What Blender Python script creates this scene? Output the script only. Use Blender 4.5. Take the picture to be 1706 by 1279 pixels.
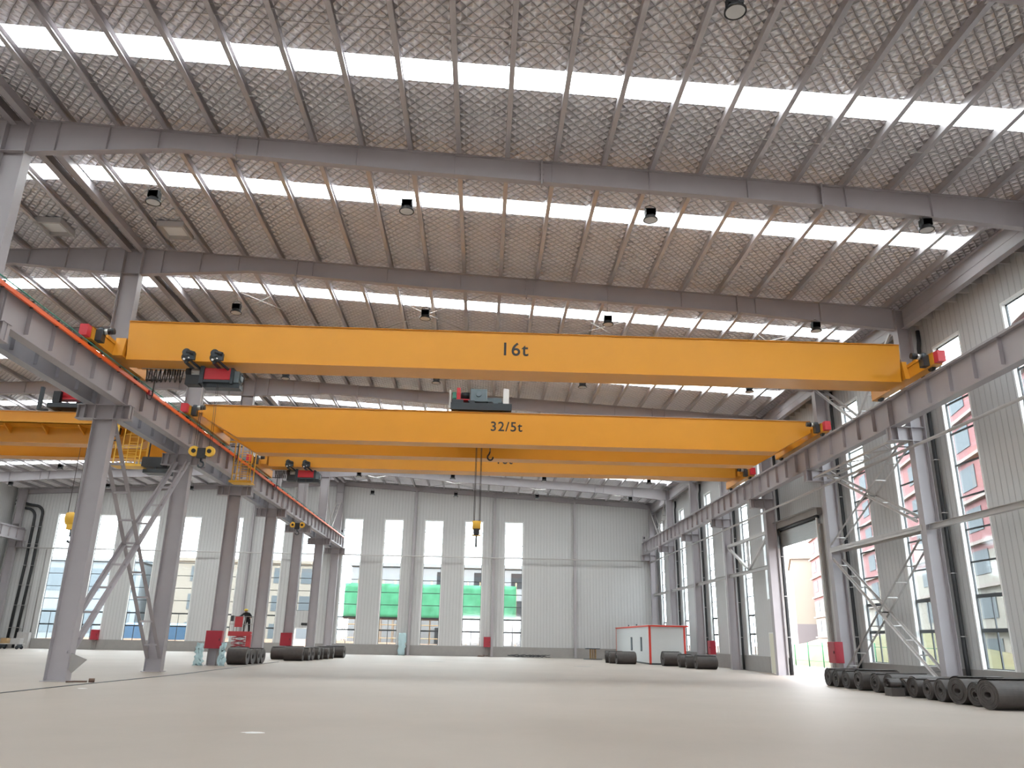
import bpy, bmesh, math, random
from mathutils import Vector, Matrix
C = bpy.context.scene
COL = C.collection
for o in list(bpy.data.objects): bpy.data.objects.remove(o)
random.seed(4)
R_ = math.radians
# ------------------------------------------------------------------ camera
FPX, YAW, PITCH, ROLL, CAMH = 1302.23, 0.0328226, 0.3151765, 0.0188873, 1.79444
_F = Vector((math.sin(YAW)*math.cos(PITCH), math.cos(YAW)*math.cos(PITCH), math.sin(PITCH)))
_R = Vector((math.cos(YAW), -math.sin(YAW), 0)); _U = _R.cross(_F)
_R2 = _R*math.cos(ROLL)+_U*math.sin(ROLL); _U2 = -_R*math.sin(ROLL)+_U*math.cos(ROLL)
cd = bpy.data.cameras.new('camera'); cam = bpy.data.objects.new('camera', cd); COL.objects.link(cam)
cd.sensor_fit = 'HORIZONTAL'; cd.sensor_width = 36; cd.lens = FPX*36/1706; cd.clip_end = 1000; cd.clip_start = .1
M = Matrix.Identity(4)
for i in range(3): M[i][0] = _R2[i]; M[i][1] = _U2[i]; M[i][2] = -_F[i]
M[2][3] = CAMH
cam.matrix_world = M
C.camera = cam
# ------------------------------------------------------------------ light: overcast sky, hazy sun, exposure
w = bpy.data.worlds.new('overcast_sky'); C.world = w; w.use_nodes = True
wn = w.node_tree.nodes; bg = wn['Background']
bg.inputs[0].default_value = (0.94, 0.965, 1.0, 1); bg.inputs[1].default_value = 13.0
sd = bpy.data.lights.new('sun', 'SUN'); sun = bpy.data.objects.new('sun', sd); COL.objects.link(sun)
sd.energy = 1.5; sd.angle = R_(20); sd.color = (1, .95, .88); sun.rotation_euler = (R_(28), R_(-20), R_(20))
C.view_settings.view_transform = 'Standard'; C.view_settings.look = 'None'
C.view_settings.exposure = 0.26; C.view_settings.gamma = 1
def portal(x, y, z, sx, sy, rot):
    l = bpy.data.lights.new('daylight_portal', 'AREA'); l.shape = 'RECTANGLE'; l.size = sx; l.size_y = sy
    l.cycles.is_portal = True; l.energy = 1
    o = bpy.data.objects.new('daylight_portal', l); COL.objects.link(o); o.location = (x, y, z); o.rotation_euler = rot
# ------------------------------------------------------------------ dimensions
YG = 85.6                      # inside face of the far gable wall
FR = [YG-9*k for k in range(11)]     # frame positions: far wall ... behind the camera
XL, XR, XLL = -15.65, 18.3, -49.6    # column rows
XW, XWL = 18.95, -50.2               # side walls
SL = .052
def ztop(x):                   # top of the rafters
    return 17.9-SL*abs(x-XL)
ORD = ['first', 'second', 'third', 'fourth', 'fifth', 'sixth', 'seventh', 'eighth', 'ninth', 'tenth', 'eleventh', 'twelfth', 'thirteenth', 'fourteenth', 'fifteenth', 'sixteenth', 'seventeenth', 'eighteenth', 'nineteenth', 'twentieth', 'twenty-first', 'twenty-second', 'twenty-third', 'twenty-fourth']
# ------------------------------------------------------------------ materials
MATS = {}
def mat(name, col, rough=.5, metal=0., noise=None, bump=None, spec=.5, trans=None):
    m = bpy.data.materials.new(name); m.use_nodes = True; nt = m.node_tree; n = nt.nodes; L = nt.links
    b = n['Principled BSDF']; b.inputs['Base Color'].default_value = (*col, 1); b.inputs['Roughness'].default_value = rough
    b.inputs['Metallic'].default_value = metal; b.inputs['Specular IOR Level'].default_value = spec
    if noise:
        sc, amt = noise
        tc = n.new('ShaderNodeNewGeometry'); nz = n.new('ShaderNodeTexNoise'); nz.inputs['Scale'].default_value = sc; nz.inputs['Detail'].default_value = 5
        L.new(tc.outputs['Position'], nz.inputs['Vector'])
        mx = n.new('ShaderNodeMix'); mx.data_type = 'RGBA'
        mx.inputs[6].default_value = (*[c*(1-amt) for c in col], 1); mx.inputs[7].default_value = (*[min(1, c*(1+amt)) for c in col], 1)
        L.new(nz.outputs[0], mx.inputs[0]); L.new(mx.outputs[2], b.inputs['Base Color'])
    MATS[name] = m
    return m
def mathn(n, L, op, a, b=None, c=None):
    q = n.new('ShaderNodeMath'); q.operation = op
    for i, v in enumerate((a, b, c)):
        if v is None: continue
        if isinstance(v, (int, float)): q.inputs[i].default_value = v
        else: L.new(v, q.inputs[i])
    return q.outputs[0]
steel = mat('grey_steel_paint', (.38, .355, .372), .45, 0, (1.3, .07))
steel2 = mat('grey_steel_paint_bay', (.36, .36, .395), .45, 0, (1.3, .07))
lightsteel = mat('pale_galvanised_steel', (.50, .48, .47), .4, .2, (3, .1))
purlin_m = mat('galvanised_purlin', (.50, .475, .49), .33, .55, (2, .08))
yellow = mat('crane_yellow_paint', (.70, .305, .025), .35, 0, (.8, .06))
yellow2 = mat('ladder_yellow_paint', (.85, .50, .06), .45)
red = mat('red_cover_paint', (.62, .03, .045), .4)
redbox = mat('dark_red_cabinet_paint', (.36, .022, .04), .4, 0, (2, .1))
black = mat('black_plastic', (.02, .021, .024), .45)
dark = mat('dark_machine_paint', (.035, .045, .055), .4)
machine = mat('blue_grey_machine_paint', (.16, .21, .24), .4)
silver = mat('bare_aluminium', (.6, .6, .58), .3, .8)
orange = mat('orange_conductor_plastic', (.88, .13, .025), .4)
teal = mat('green_cable_plastic', (.06, .30, .22), .5)
rubber = mat('black_rubber', (.058, .048, .044), .5, 0, (6, .35))
white = mat('white_paint', (.78, .78, .77), .5)
pale = mat('white_window_lining', (.80, .81, .80), .5)
frame_m = mat('dark_window_frame', (.05, .058, .065), .4)
plinth_m = mat('grey_plinth_render', (.30, .285, .275), .7, 0, (2, .12))
lamp_glass = mat('frosted_lamp_glass', (.72, .74, .74), .25)
lens_m = mat('frosted_lens', (.6, .6, .6), .3)
skin = mat('skin', (.45, .27, .19), .6)
cloth = mat('dark_work_clothes', (.02, .021, .024), .8)
helmet_m = mat('yellow_helmet_plastic', (.80, .62, .05), .35)
rope_m = mat('wire_rope', (.10, .09, .085), .5, .5)
cream = mat('cream_panel', (.72, .70, .58), .5)
film = mat('blue_plastic_film', (.50, .68, .72), .3)
wood = mat('raw_wood', (.42, .27, .13), .7, 0, (5, .2))
cabin_w = mat('cabin_white_panel', (.66, .69, .70), .4)
cabin_r = mat('cabin_red_trim', (.70, .06, .04), .4)
sheet = mat('roof_outer_sheet', (.5, .52, .55), .5)
shutter_m = mat('shutter_aluminium', (.34, .34, .33), .35, .5)
scrap_m = mat('rusty_scrap', (.13, .08, .06), .8)
# ribbed white wall panels: ribs run upright, one each third of a metre
def panel_mat(name, axis):
    m = mat(name, (.53, .53, .53), .45); n = m.node_tree.nodes; L = m.node_tree.links; b = n['Principled BSDF']
    g = n.new('ShaderNodeNewGeometry'); s = n.new('ShaderNodeSeparateXYZ'); L.new(g.outputs['Position'], s.inputs[0])
    f = mathn(n, L, 'FRACT', mathn(n, L, 'DIVIDE', s.outputs[axis], .33))
    d = mathn(n, L, 'ABSOLUTE', mathn(n, L, 'SUBTRACT', f, .5))
    rib = mathn(n, L, 'MULTIPLY', mathn(n, L, 'SUBTRACT', d, .40), 10.); rib = mathn(n, L, 'MAXIMUM', rib, 0.)
    bp = n.new('ShaderNodeBump'); bp.inputs['Strength'].default_value = .8; bp.inputs['Distance'].default_value = .02; bp.invert = True
    L.new(rib, bp.inputs['Height']); L.new(bp.outputs[0], b.inputs['Normal'])
    mx = n.new('ShaderNodeMix'); mx.data_type = 'RGBA'; mx.inputs[6].default_value = (.53, .53, .53, 1); mx.inputs[7].default_value = (.40, .40, .40, 1)
    L.new(rib, mx.inputs[0]); L.new(mx.outputs[2], b.inputs['Base Color'])
    return m
panel_x = panel_mat('white_ribbed_panel', 0); panel_y = panel_mat('white_ribbed_panel_side', 1)
# concrete floor
floor_m = mat('pale_concrete', (.53, .455, .40), .6); n = floor_m.node_tree.nodes; L = floor_m.node_tree.links; b = n['Principled BSDF']
g = n.new('ShaderNodeNewGeometry'); nz = n.new('ShaderNodeTexNoise'); nz.inputs['Scale'].default_value = .12; nz.inputs['Detail'].default_value = 8; nz.inputs['Roughness'].default_value = .62
L.new(g.outputs['Position'], nz.inputs['Vector']); cr = n.new('ShaderNodeValToRGB')
cr.color_ramp.elements[0].position = .3; cr.color_ramp.elements[0].color = (.335, .29, .25, 1); cr.color_ramp.elements[1].position = .72; cr.color_ramp.elements[1].color = (.395, .345, .30, 1)
L.new(nz.outputs[0], cr.inputs[0]); L.new(cr.outputs[0], b.inputs['Base Color'])
nz2 = n.new('ShaderNodeTexNoise'); nz2.inputs['Scale'].default_value = 30; L.new(g.outputs['Position'], nz2.inputs['Vector'])
bp = n.new('ShaderNodeBump'); bp.inputs['Strength'].default_value = .08; L.new(nz2.outputs[0], bp.inputs['Height']); L.new(bp.outputs[0], b.inputs['Normal'])
# quilted foil insulation: diamond pillows between crossing wires
foil = mat('quilted_silver_foil', (.78, .765, .78), .36, .42); n = foil.node_tree.nodes; L = foil.node_tree.links; b = n['Principled BSDF']
g = n.new('ShaderNodeNewGeometry'); s = n.new('ShaderNodeSeparateXYZ'); nd = n.new('ShaderNodeTexNoise'); nd.inputs['Scale'].default_value = 1.3; nd.inputs['Detail'].default_value = 3
L.new(g.outputs['Position'], nd.inputs['Vector']); L.new(g.outputs['Position'], s.inputs[0])
wob = mathn(n, L, 'MULTIPLY', mathn(n, L, 'SUBTRACT', nd.outputs[0], .5), .12)
xx = mathn(n, L, 'ADD', mathn(n, L, 'MULTIPLY', s.outputs[0], 1.0), wob); yy = mathn(n, L, 'MULTIPLY', s.outputs[1], .9)
P_ = .33
u = mathn(n, L, 'ABSOLUTE', mathn(n, L, 'SINE', mathn(n, L, 'MULTIPLY', mathn(n, L, 'ADD', xx, yy), math.pi/P_)))
v = mathn(n, L, 'ABSOLUTE', mathn(n, L, 'SINE', mathn(n, L, 'MULTIPLY', mathn(n, L, 'SUBTRACT', xx, yy), math.pi/P_)))
hgt = mathn(n, L, 'POWER', mathn(n, L, 'MINIMUM', u, v), .6)
bp = n.new('ShaderNodeBump'); bp.inputs['Strength'].default_value = 1.0; bp.inputs['Distance'].default_value = .13; bp.invert = True
L.new(hgt, bp.inputs['Height'])
wire = mathn(n, L, 'SUBTRACT', 1.0, mathn(n, L, 'MINIMUM', mathn(n, L, 'MULTIPLY', mathn(n, L, 'MINIMUM', u, v), 7.), 1.))
mx = n.new('ShaderNodeMix'); mx.data_type = 'RGBA'; mx.inputs[6].default_value = (.93, .91, .935, 1); mx.inputs[7].default_value = (.46, .44, .45, 1)
L.new(wire, mx.inputs[0]); L.new(mx.outputs[2], b.inputs['Base Color'])
nf = n.new('ShaderNodeTexNoise'); nf.inputs['Scale'].default_value = 9; nf.inputs['Detail'].default_value = 3; L.new(g.outputs['Position'], nf.inputs['Vector'])
bp2 = n.new('ShaderNodeBump'); bp2.inputs['Strength'].default_value = .35; bp2.inputs['Distance'].default_value = .05; L.new(nf.outputs[0], bp2.inputs['Height'])
L.new(bp.outputs[0], bp2.inputs['Normal']); L.new(bp2.outputs[0], b.inputs['Normal'])
def glassy(name, tint, gl=.08):
    m = bpy.data.materials.new(name); m.use_nodes = True; n = m.node_tree.nodes; L = m.node_tree.links
    for q in list(n): n.remove(q)
    o = n.new('ShaderNodeOutputMaterial'); t = n.new('ShaderNodeBsdfTransparent'); t.inputs[0].default_value = (*tint, 1)
    gsy = n.new('ShaderNodeBsdfGlossy'); gsy.inputs['Roughness'].default_value = .05
    mx = n.new('ShaderNodeMixShader'); mx.inputs[0].default_value = gl
    L.new(t.outputs[0], mx.inputs[1]); L.new(gsy.outputs[0], mx.inputs[2]); L.new(mx.outputs[0], o.inputs[0]); MATS[name] = m
    return m
glass = glassy('window_glass', (.76, .80, .81))
skyl = bpy.data.materials.new('translucent_roof_panel'); skyl.use_nodes = True; n = skyl.node_tree.nodes; L = skyl.node_tree.links
for q in list(n): n.remove(q)
o_ = n.new('ShaderNodeOutputMaterial'); t_ = n.new('ShaderNodeBsdfTransparent'); t_.inputs[0].default_value = (.95, .97, .96, 1)
tl = n.new('ShaderNodeBsdfTranslucent'); tl.inputs[0].default_value = (.9, .92, .9, 1); mx = n.new('ShaderNodeMixShader'); mx.inputs[0].default_value = .25
L.new(t_.outputs[0], mx.inputs[1]); L.new(tl.outputs[0], mx.inputs[2]); L.new(mx.outputs[0], o_.inputs[0])
# ------------------------------------------------------------------ mesh helpers
class MB:
    def __init__(s): s.v = []; s.f = []; s.sm = []
    def add(s, vs, fs, smooth=False):
        k = len(s.v); s.v += [tuple(p) for p in vs]; s.f += [tuple(i+k for i in f) for f in fs]; s.sm += [smooth]*len(fs)
        return s
    def hexa(s, p):      # 8 points: bottom ring, top ring
        return s.add(p, [(0, 3, 2, 1), (4, 5, 6, 7), (0, 1, 5, 4), (1, 2, 6, 5), (2, 3, 7, 6), (3, 0, 4, 7)])
    def box(s, x0, x1, y0, y1, z0, z1):
        return s.hexa([(x0, y0, z0), (x1, y0, z0), (x1, y1, z0), (x0, y1, z0), (x0, y0, z1), (x1, y0, z1), (x1, y1, z1), (x0, y1, z1)])
    def bar(s, A, B, rects, up=(0, 0, 1)):   # rects (u0,u1,v0,v1) in the section plane, u sideways, v up
        A = Vector(A); B = Vector(B); d = (B-A).normalized(); u = d.cross(Vector(up))
        if u.length < 1e-4: u = d.cross(Vector((0, 1, 0)))
        u.normalize(); vv = u.cross(d)
        for (a, b, c, e) in rects:
            q = [(a, c), (b, c), (b, e), (a, e)]
            s.hexa([A+u*i+vv*j for i, j in q]+[B+u*i+vv*j for i, j in q])
        return s
    def H(s, A, B, depth, width, up=(0, 0, 1), tf=.02, tw=.014):
        h = depth/2; w = width/2
        return s.bar(A, B, [(-w, w, -h, -h+tf), (-w, w, h-tf, h), (-tw/2, tw/2, -h+tf, h-tf)], up)
    def rect(s, A, B, w, h, up=(0, 0, 1)): return s.bar(A, B, [(-w/2, w/2, -h/2, h/2)], up)
    def cyl(s, A, B, r, n=12, r2=None, caps=True):
        A = Vector(A); B = Vector(B); d = (B-A).normalized(); u = d.orthogonal().normalized(); v = d.cross(u); r2 = r if r2 is None else r2
        ring = [(u*math.cos(2*math.pi*i/n)+v*math.sin(2*math.pi*i/n)) for i in range(n)]
        k = len(s.v)
        s.add([A+q*r for q in ring]+[B+q*r2 for q in ring], [(i, (i+1) % n, n+(i+1) % n, n+i) for i in range(n)], True)
        if caps:
            s.f += [tuple(k+i for i in reversed(range(n))), tuple(k+n+i for i in range(n))]; s.sm += [False, False]
        return s
    def tube(s, pts, r, n=8):
        P = [Vector(p) for p in pts]; rings = []; u = None
        for i, p in enumerate(P):
            d = (P[min(i+1, len(P)-1)]-P[max(i-1, 0)]).normalized()
            u = d.orthogonal().normalized() if u is None else (u-d*u.dot(d)).normalized()
            v = d.cross(u); rings.append([p+(u*math.cos(2*math.pi*j/n)+v*math.sin(2*math.pi*j/n))*r for j in range(n)])
        vs = [q for rg in rings for q in rg]
        fs = [(i*n+j, i*n+(j+1) % n, (i+1)*n+(j+1) % n, (i+1)*n+j) for i in range(len(P)-1) for j in range(n)]
        fs += [tuple(reversed(range(n))), tuple((len(P)-1)*n+j for j in range(n))]
        return s.add(vs, fs, True)
    def lathe(s, A, axis, prof, n=32):       # prof: list of (t along the axis, radius); revolved about A+axis
        A = Vector(A); d = Vector(axis).normalized(); u = d.orthogonal().normalized(); v = d.cross(u)
        vs = [A+d*t+(u*math.cos(2*math.pi*j/n)+v*math.sin(2*math.pi*j/n))*r for (t, r) in prof for j in range(n)]
        fs = [(i*n+j, i*n+(j+1) % n, (i+1)*n+(j+1) % n, (i+1)*n+j) for i in range(len(prof)-1) for j in range(n)]
        return s.add(vs, fs, False)
    def sphere(s, c, r, sc=(1, 1, 1), n=16, m=10):
        vs = [(c[0]+r*sc[0]*math.sin(math.pi*i/m)*math.cos(2*math.pi*j/n), c[1]+r*sc[1]*math.sin(math.pi*i/m)*math.sin(2*math.pi*j/n), c[2]+r*sc[2]*math.cos(math.pi*i/m)) for i in range(m+1) for j in range(n)]
        return s.add(vs, [(i*n+j, i*n+(j+1) % n, (i+1)*n+(j+1) % n, (i+1)*n+j) for i in range(m) for j in range(n)], True)
    def build(s, name, m, parent=None, bevel=0):
        me = bpy.data.meshes.new(name); me.from_pydata(s.v, [], s.f); me.validate()
        me.materials.append(m); o = bpy.data.objects.new(name, me); COL.objects.link(o)
        if len(me.polygons) == len(s.sm): me.polygons.foreach_set('use_smooth', s.sm)
        bm = bmesh.new(); bm.from_mesh(me); bmesh.ops.recalc_face_normals(bm, faces=bm.faces); bm.to_mesh(me); bm.free()
        if parent is not None: o.parent = parent
        if bevel:
            md = o.modifiers.new('bevel', 'BEVEL'); md.width = bevel; md.segments = 2; md.limit_method = 'ANGLE'
        return o
def tag(o, label=None, cat=None, group=None, kind=None):
    if label: o['label'] = label
    if cat: o['category'] = cat
    if group: o['group'] = group
    if kind: o['kind'] = kind
    return o
def thing(name, label, cat, loc=(0, 0, 0), rz=0, group=None, kind=None):
    o = bpy.data.objects.new(name, None); COL.objects.link(o); o.location = loc; o.rotation_euler = (0, 0, rz); o.empty_display_size = .2
    return tag(o, label, cat, group, kind)
def dup(root, loc=None, label=None, rz=None, group=None):
    r = root.copy(); COL.objects.link(r)
    if loc is not None: r.location = loc
    if rz is not None: r.rotation_euler = (0, 0, rz)
    if label: r['label'] = label
    if group: r['group'] = group
    for ch in list(root.children):
        c = ch.copy(); COL.objects.link(c); c.parent = r
        for gch in list(ch.children):
            d = gch.copy(); COL.objects.link(d); d.parent = c
    return r
def struct(name, mb, m): return tag(mb.build(name, m), kind='structure')
def text(s, size, name, m, parent, loc, rot, depth=.004):
    cu = bpy.data.curves.new(name, 'FONT'); cu.body = s; cu.size = size; cu.align_x = 'CENTER'; cu.align_y = 'CENTER'; cu.extrude = depth; cu.offset = size*.012; cu.space_character = 1.12
    t = bpy.data.objects.new(name, cu); COL.objects.link(t); bpy.context.view_layer.update()
    me = bpy.data.meshes.new_from_object(t.evaluated_get(bpy.context.evaluated_depsgraph_get())); bpy.data.objects.remove(t)
    me.materials.clear(); me.materials.append(m); o = bpy.data.objects.new(name, me); COL.objects.link(o); o.parent = parent
    o.location = loc; o.rotation_euler = rot
    return o
# ------------------------------------------------------------------ the shell
struct('floor', MB().box(XWL, XW+.25, -13.4, YG+.25, -.2, 0), floor_m)
YN, YB0 = 86.0, -13.4
SKY = [(-.9, .2), (8.7, 9.8), (18.42, 19.35), (25.52, 26.52), (35.0, 36.1), (44.75, 45.85), (54.5, 55.6), (64.0, 65.1), (73.5, 74.6), (79.3, 80.5)]
def roofz(x): return ztop(x)+.26
# windows: (u0, u1, z0, z1)
GW = [(-14.95+4.33*i, -13.02+4.33*i, 1.02, 13.85) for i in range(5)] + [(-45.35, -43.35, .95, 13.65), (-41.0, -39.0, .95, 13.65), (-36.65, -34.7, .95, 13.65), (-32.3, -30.3, .95, 13.65), (-27.75, -25.85, .95, 13.7), (-23.3, -21.35, .95, 13.7), (-19.3, -17.4, 4.2, 13.7)]
GDOOR = (-19.3, -17.3, 0, 2.5)
SW = []
for k, y0 in enumerate(reversed(FR[1:])):       # y0: near end of each bay
    if abs(y0-40.6) < .1: continue              # roller door bay
    SW.append((y0+1.5, y0+3.35, 1.02, 13.9))
    SW.append((y0+6.1, y0+7.95, 1.02 if abs(y0-49.6) > .1 else 4.6, 13.9))
SW = [s for s in SW if s[1] > 18]
# the near window of the bay behind the roller door stops short above the small side door
SW = [(a, b, (4.6 if 49.6 < a < 53 else 1.02), t) for a, b, _, t in SW]
RD = (43.55, 50.0, 0, 7.75)
MD = (52.0, 53.2, 0, 2.5)       # small side door beside the roller door
def wall(axis, c0, c1, u0, u1, holes, ztopf, name, m, z0=0):
    mb = MB(); us = sorted({u0, u1}.union(*[{h[0], h[1]} for h in holes]).union({XL} if axis == 0 else set()))
    for a, b in zip(us[:-1], us[1:]):
        hs = sorted([h for h in holes if h[0] <= a+1e-6 and h[1] >= b-1e-6], key=lambda h: h[2]); z = z0
        def put(za, zb, slope):
            ta, tb = (ztopf(a), ztopf(b)) if slope else (zb, zb)
            if axis == 0: p = [(a, c0, za), (b, c0, za), (b, c1, za), (a, c1, za), (a, c0, ta), (b, c0, tb), (b, c1, tb), (a, c1, ta)]
            else: p = [(c0, a, za), (c1, a, za), (c1, b, za), (c0, b, za), (c0, a, ta), (c1, a, ta), (c1, b, tb), (c0, b, tb)]
            mb.hexa(p)
        for h in hs:
            if h[2] > z+1e-3: put(z, h[2], False)
            z = h[3]
        put(z, 0, True)
    return struct(name, mb, m)
wall(0, YG, YG+.25, XWL, XW+.25, GW+[GDOOR], lambda x: roofz(x)-.02, 'wall_far', panel_x)
wall(1, XW, XW+.25, YB0, YG, SW+[RD, MD], lambda y: roofz(XW)-.02, 'wall_right', panel_y)
wall(1, XWL-.25, XWL, YB0, YG+.25, [], lambda y: roofz(XWL)-.02, 'wall_left', panel_y)
wall(0, YB0-.25, YB0, XWL, XW+.25, [(-5, 9, 0, 6.5)], lambda x: roofz(x)-.02, 'wall_back_light_stop', panel_x)  # unseen wall added to hold back daylight behind the camera; opening sized for brightness
# grey plinth along the foot of the walls
def plinth(name, axis, c0, c1, u0, u1, gaps):
    mb = MB(); us = sorted([u0]+[g for gp in gaps for g in gp]+[u1])
    for a, b in zip(us[::2], us[1::2]):
        if axis == 0: mb.box(a, b, c0, c1, 0, 1.0)
        else: mb.box(c0, c1, a, b, 0, 1.0)
    struct(name, mb, plinth_m)
plinth('baseboard_far', 0, YG-.06, YG, XWL, XW, [GDOOR[:2]])
plinth('baseboard_right', 1, XW-.06, XW, YB0, YG-.06, [RD[:2], MD[:2]])
# ceiling: quilted foil between the skylight strips, outer sheet above it
def roofslab(x0, x1, y0, y1, zo, th, mb):
    a, b = roofz(x0)+zo, roofz(x1)+zo
    mb.hexa([(x0, y0, a), (x1, y0, b), (x1, y1, b), (x0, y1, a), (x0, y0, a+th), (x1, y0, b+th), (x1, y1, b+th), (x0, y1, a+th)])
yy = YB0; slabs = []
for a, b in SKY: slabs.append((yy, a)); yy = b
slabs.append((yy, YN))
cl = MB(); ou = MB()
for a, b in slabs:
    for x0, x1 in ((XL, XW+.25), (XWL-.25, XL)):
        roofslab(x0, x1, a, b, 0, .03, cl); roofslab(x0, x1, a, b, .031, .06, ou)
for a, b in SKY:        # closed ends of the strips at the eaves and the ridge
    for x0, x1 in ((17.85, XW+.25), (XL-.35, XL), (XL, XL+.35), (XWL-.25, XWL+1.2)):
        roofslab(x0, x1, a, b, 0, .03, cl); roofslab(x0, x1, a, b, .031, .06, ou)
struct('ceiling', cl, foil); struct('ceiling_outer_sheet', ou, sheet)
# ------------------------------------------------------------------ windows
wn_i = 0
def window(axis, c, u0, u1, z0, z1, lines, label, portal_on=True):
    """frame of dark bars set in the outer half of the wall; pale reveal lining; one glass pane"""
    global wn_i; wn_i += 1
    W = thing('window_%d' % wn_i, label, 'window', kind='structure'); f = MB(); ln = MB(); gl = MB()
    def bx(mb, ua, ub, ca, cb, za, zb):
        if axis == 0: mb.box(ua, ub, ca, cb, za, zb)
        else: mb.box(ca, cb, ua, ub, za, zb)
    g = c+.17; t = .03
    for z in (z0, z1-t*1.6): bx(f, u0, u1, g-.03, g+.03, z, z+t*1.6)
    for u in (u0, u1-t*1.6): bx(f, u, u+t*1.6, g-.03, g+.03, z0, z1)
    for z in lines:
        if z <= z0 or z >= z1: continue
        th = .07 if z < 4 else .032
        bx(f, u0, u1, g-.03, g+.03, z-th, z+th)
    if z0 < 3:
        m_ = (u0+u1)/2; bx(f, m_-.03, m_+.03, g-.025, g+.025, z0, min(lines)); bx(f, m_-.02, m_+.02, g-.025, g+.025, min(lines), sorted(lines)[1])
        for u in (u0, u1-.07): bx(f, u, u+.07, g-.035, g+.035, z0, sorted(lines)[1])
    bx(gl, u0, u1, g-.004, g+.004, z0, z1)
    for u in (u0-.001, u1-.014): bx(ln, u, u+.015, c-.012, g, z0, z1)
    for z in (z0-.001, z1-.014): bx(ln, u0, u1, c-.012, g, z, z+.015)
    for u, q in ((u0-.07, u0), (u1, u1+.07)): bx(ln, u, q, c-.012, c, z0-.07, z1+.07)
    bx(ln, u0, u1, c-.012, c, z1, z1+.07)
    f.build('window_frame', frame_m, W); ln.build('window_lining', pale, W); gl.build('window_pane', glass, W)
    if portal_on:
        if axis == 0: portal((u0+u1)/2, c-.03, (z0+z1)/2, u1-u0, z1-z0, (R_(-90), 0, 0))
        else: portal(c-.03, (u0+u1)/2, (z0+z1)/2, z1-z0, u1-u0, (0, R_(90), 0))
    return W
LINES = [2.42, 3.68, 4.97, 6.22, 7.5, 8.8, 10.1, 11.35, 12.62]
for i, g_ in enumerate(GW):
    lab = ('tall narrow window of the far wall, %s of the five in the main bay counted from the left' % ORD[i]) if i < 5 else ('tall narrow window of the left bay far wall, %s counted from its left corner' % ORD[i-5])
    window(0, YG, *g_, LINES, lab)
for i, s_ in enumerate(sorted(SW, reverse=True)):
    window(1, XW, *s_, LINES, 'tall narrow window in the right wall, %s from the far corner' % ORD[i])
for i, (a, b) in enumerate(SKY):
    for side, x0, x1 in (('main', XL+.35, 17.85), ('left', XWL+1.2, XL-.35)):
        mb = MB(); roofslab(x0, x1, a, b, .05, .012, mb); wn_i += 1
        nm = 'window_%d' % wn_i; o = tag(mb.build(nm, skyl), 'translucent skylight strip crossing the %s bay roof, %s from the far wall' % (side, ORD[len(SKY)-1-i]), 'skylight', kind='structure')
        l = math.hypot(x1-x0, roofz(x1)-roofz(x0))
        portal((x0+x1)/2, (a+b)/2, (roofz(x0)+roofz(x1))/2+.02, l, b-a, (0, math.atan2(roofz(x0)-roofz(x1), x1-x0), 0))
# ------------------------------------------------------------------ doors
D = thing('door_1', 'roller shutter door in the right wall, rolled half way above the opening', 'door', kind='structure')
fm = MB(); fm.box(XW-.16, XW+.2, RD[0]-.22, RD[0], 0, RD[3]+.5); fm.box(XW-.16, XW+.2, RD[1], RD[1]+.22, 0, RD[3]+.5)
fm.build('door_frame', plinth_m, D)
g_ = MB(); g_.box(XW-.24, XW-.16, RD[0]-.04, RD[0]+.08, 0, 8.6); g_.box(XW-.24, XW-.16, RD[1]-.08, RD[1]+.04, 0, 8.6); g_.build('guide_rail', pale, D)
sh = MB()
for i in range(10): sh.box(XW-.2, XW-.15+.02*(i % 2), RD[0]-.02, RD[1]+.02, 7.55+i*.095, 7.55+i*.095+.09)
sh.build('shutter_curtain', shutter_m, D)
MB().cyl((XW-.14, RD[0]-.0, 8.66), (XW-.14, RD[1]+.0, 8.66), .1, 16).build('shutter_roll', frame_m, D)
hb = MB(); hb.box(XW-.30, XW-.005, RD[0]-.35, RD[1]+.3, 8.75, 9.1); hb.box(XW-.5, XW-.005, RD[0]-.3, RD[1]+.3, 9.1, 9.14); hb.build('door_header', plinth_m, D)
MB().box(XW-.6, XW-.2, RD[1]+.05, RD[1]+.65, 8.35, 8.75).build('drive_box', lightsteel, D)
D = thing('door_2', 'small cream side door left of the roller door', 'door', kind='structure')
m_ = MB(); m_.box(XW-.02, XW+.06, MD[0]+.05, MD[1]-.05, .02, MD[3]-.05); m_.build('door_panel', cream, D, .01)
m_ = MB(); m_.box(XW-.03, XW+.2, MD[0], MD[0]+.06, 0, MD[3]); m_.box(XW-.03, XW+.2, MD[1]-.06, MD[1], 0, MD[3]); m_.box(XW-.03, XW+.2, MD[0], MD[1], MD[3]-.06, MD[3]); m_.build('door_frame', pale, D)
MB().box(XW-.06, XW-.02, MD[0]+.15, MD[0]+.2, 1.0, 1.15).build('door_handle', black, D)
D = thing('door_3', 'open doorway under a short window in the far wall of the left bay', 'door', kind='structure')
m_ = MB(); m_.box(GDOOR[0], GDOOR[0]+.07, YG-.03, YG+.2, 0, 2.5); m_.box(GDOOR[1]-.07, GDOOR[1], YG-.03, YG+.2, 0, 2.5); m_.box(GDOOR[0], GDOOR[1], YG-.03, YG+.2, 2.43, 2.5); m_.build('door_frame', pale, D)
MB().box(-18.6, -17.6, YG-.05, YG-.01, 2.75, 3.0).build('exit_sign', black, D)
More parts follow.
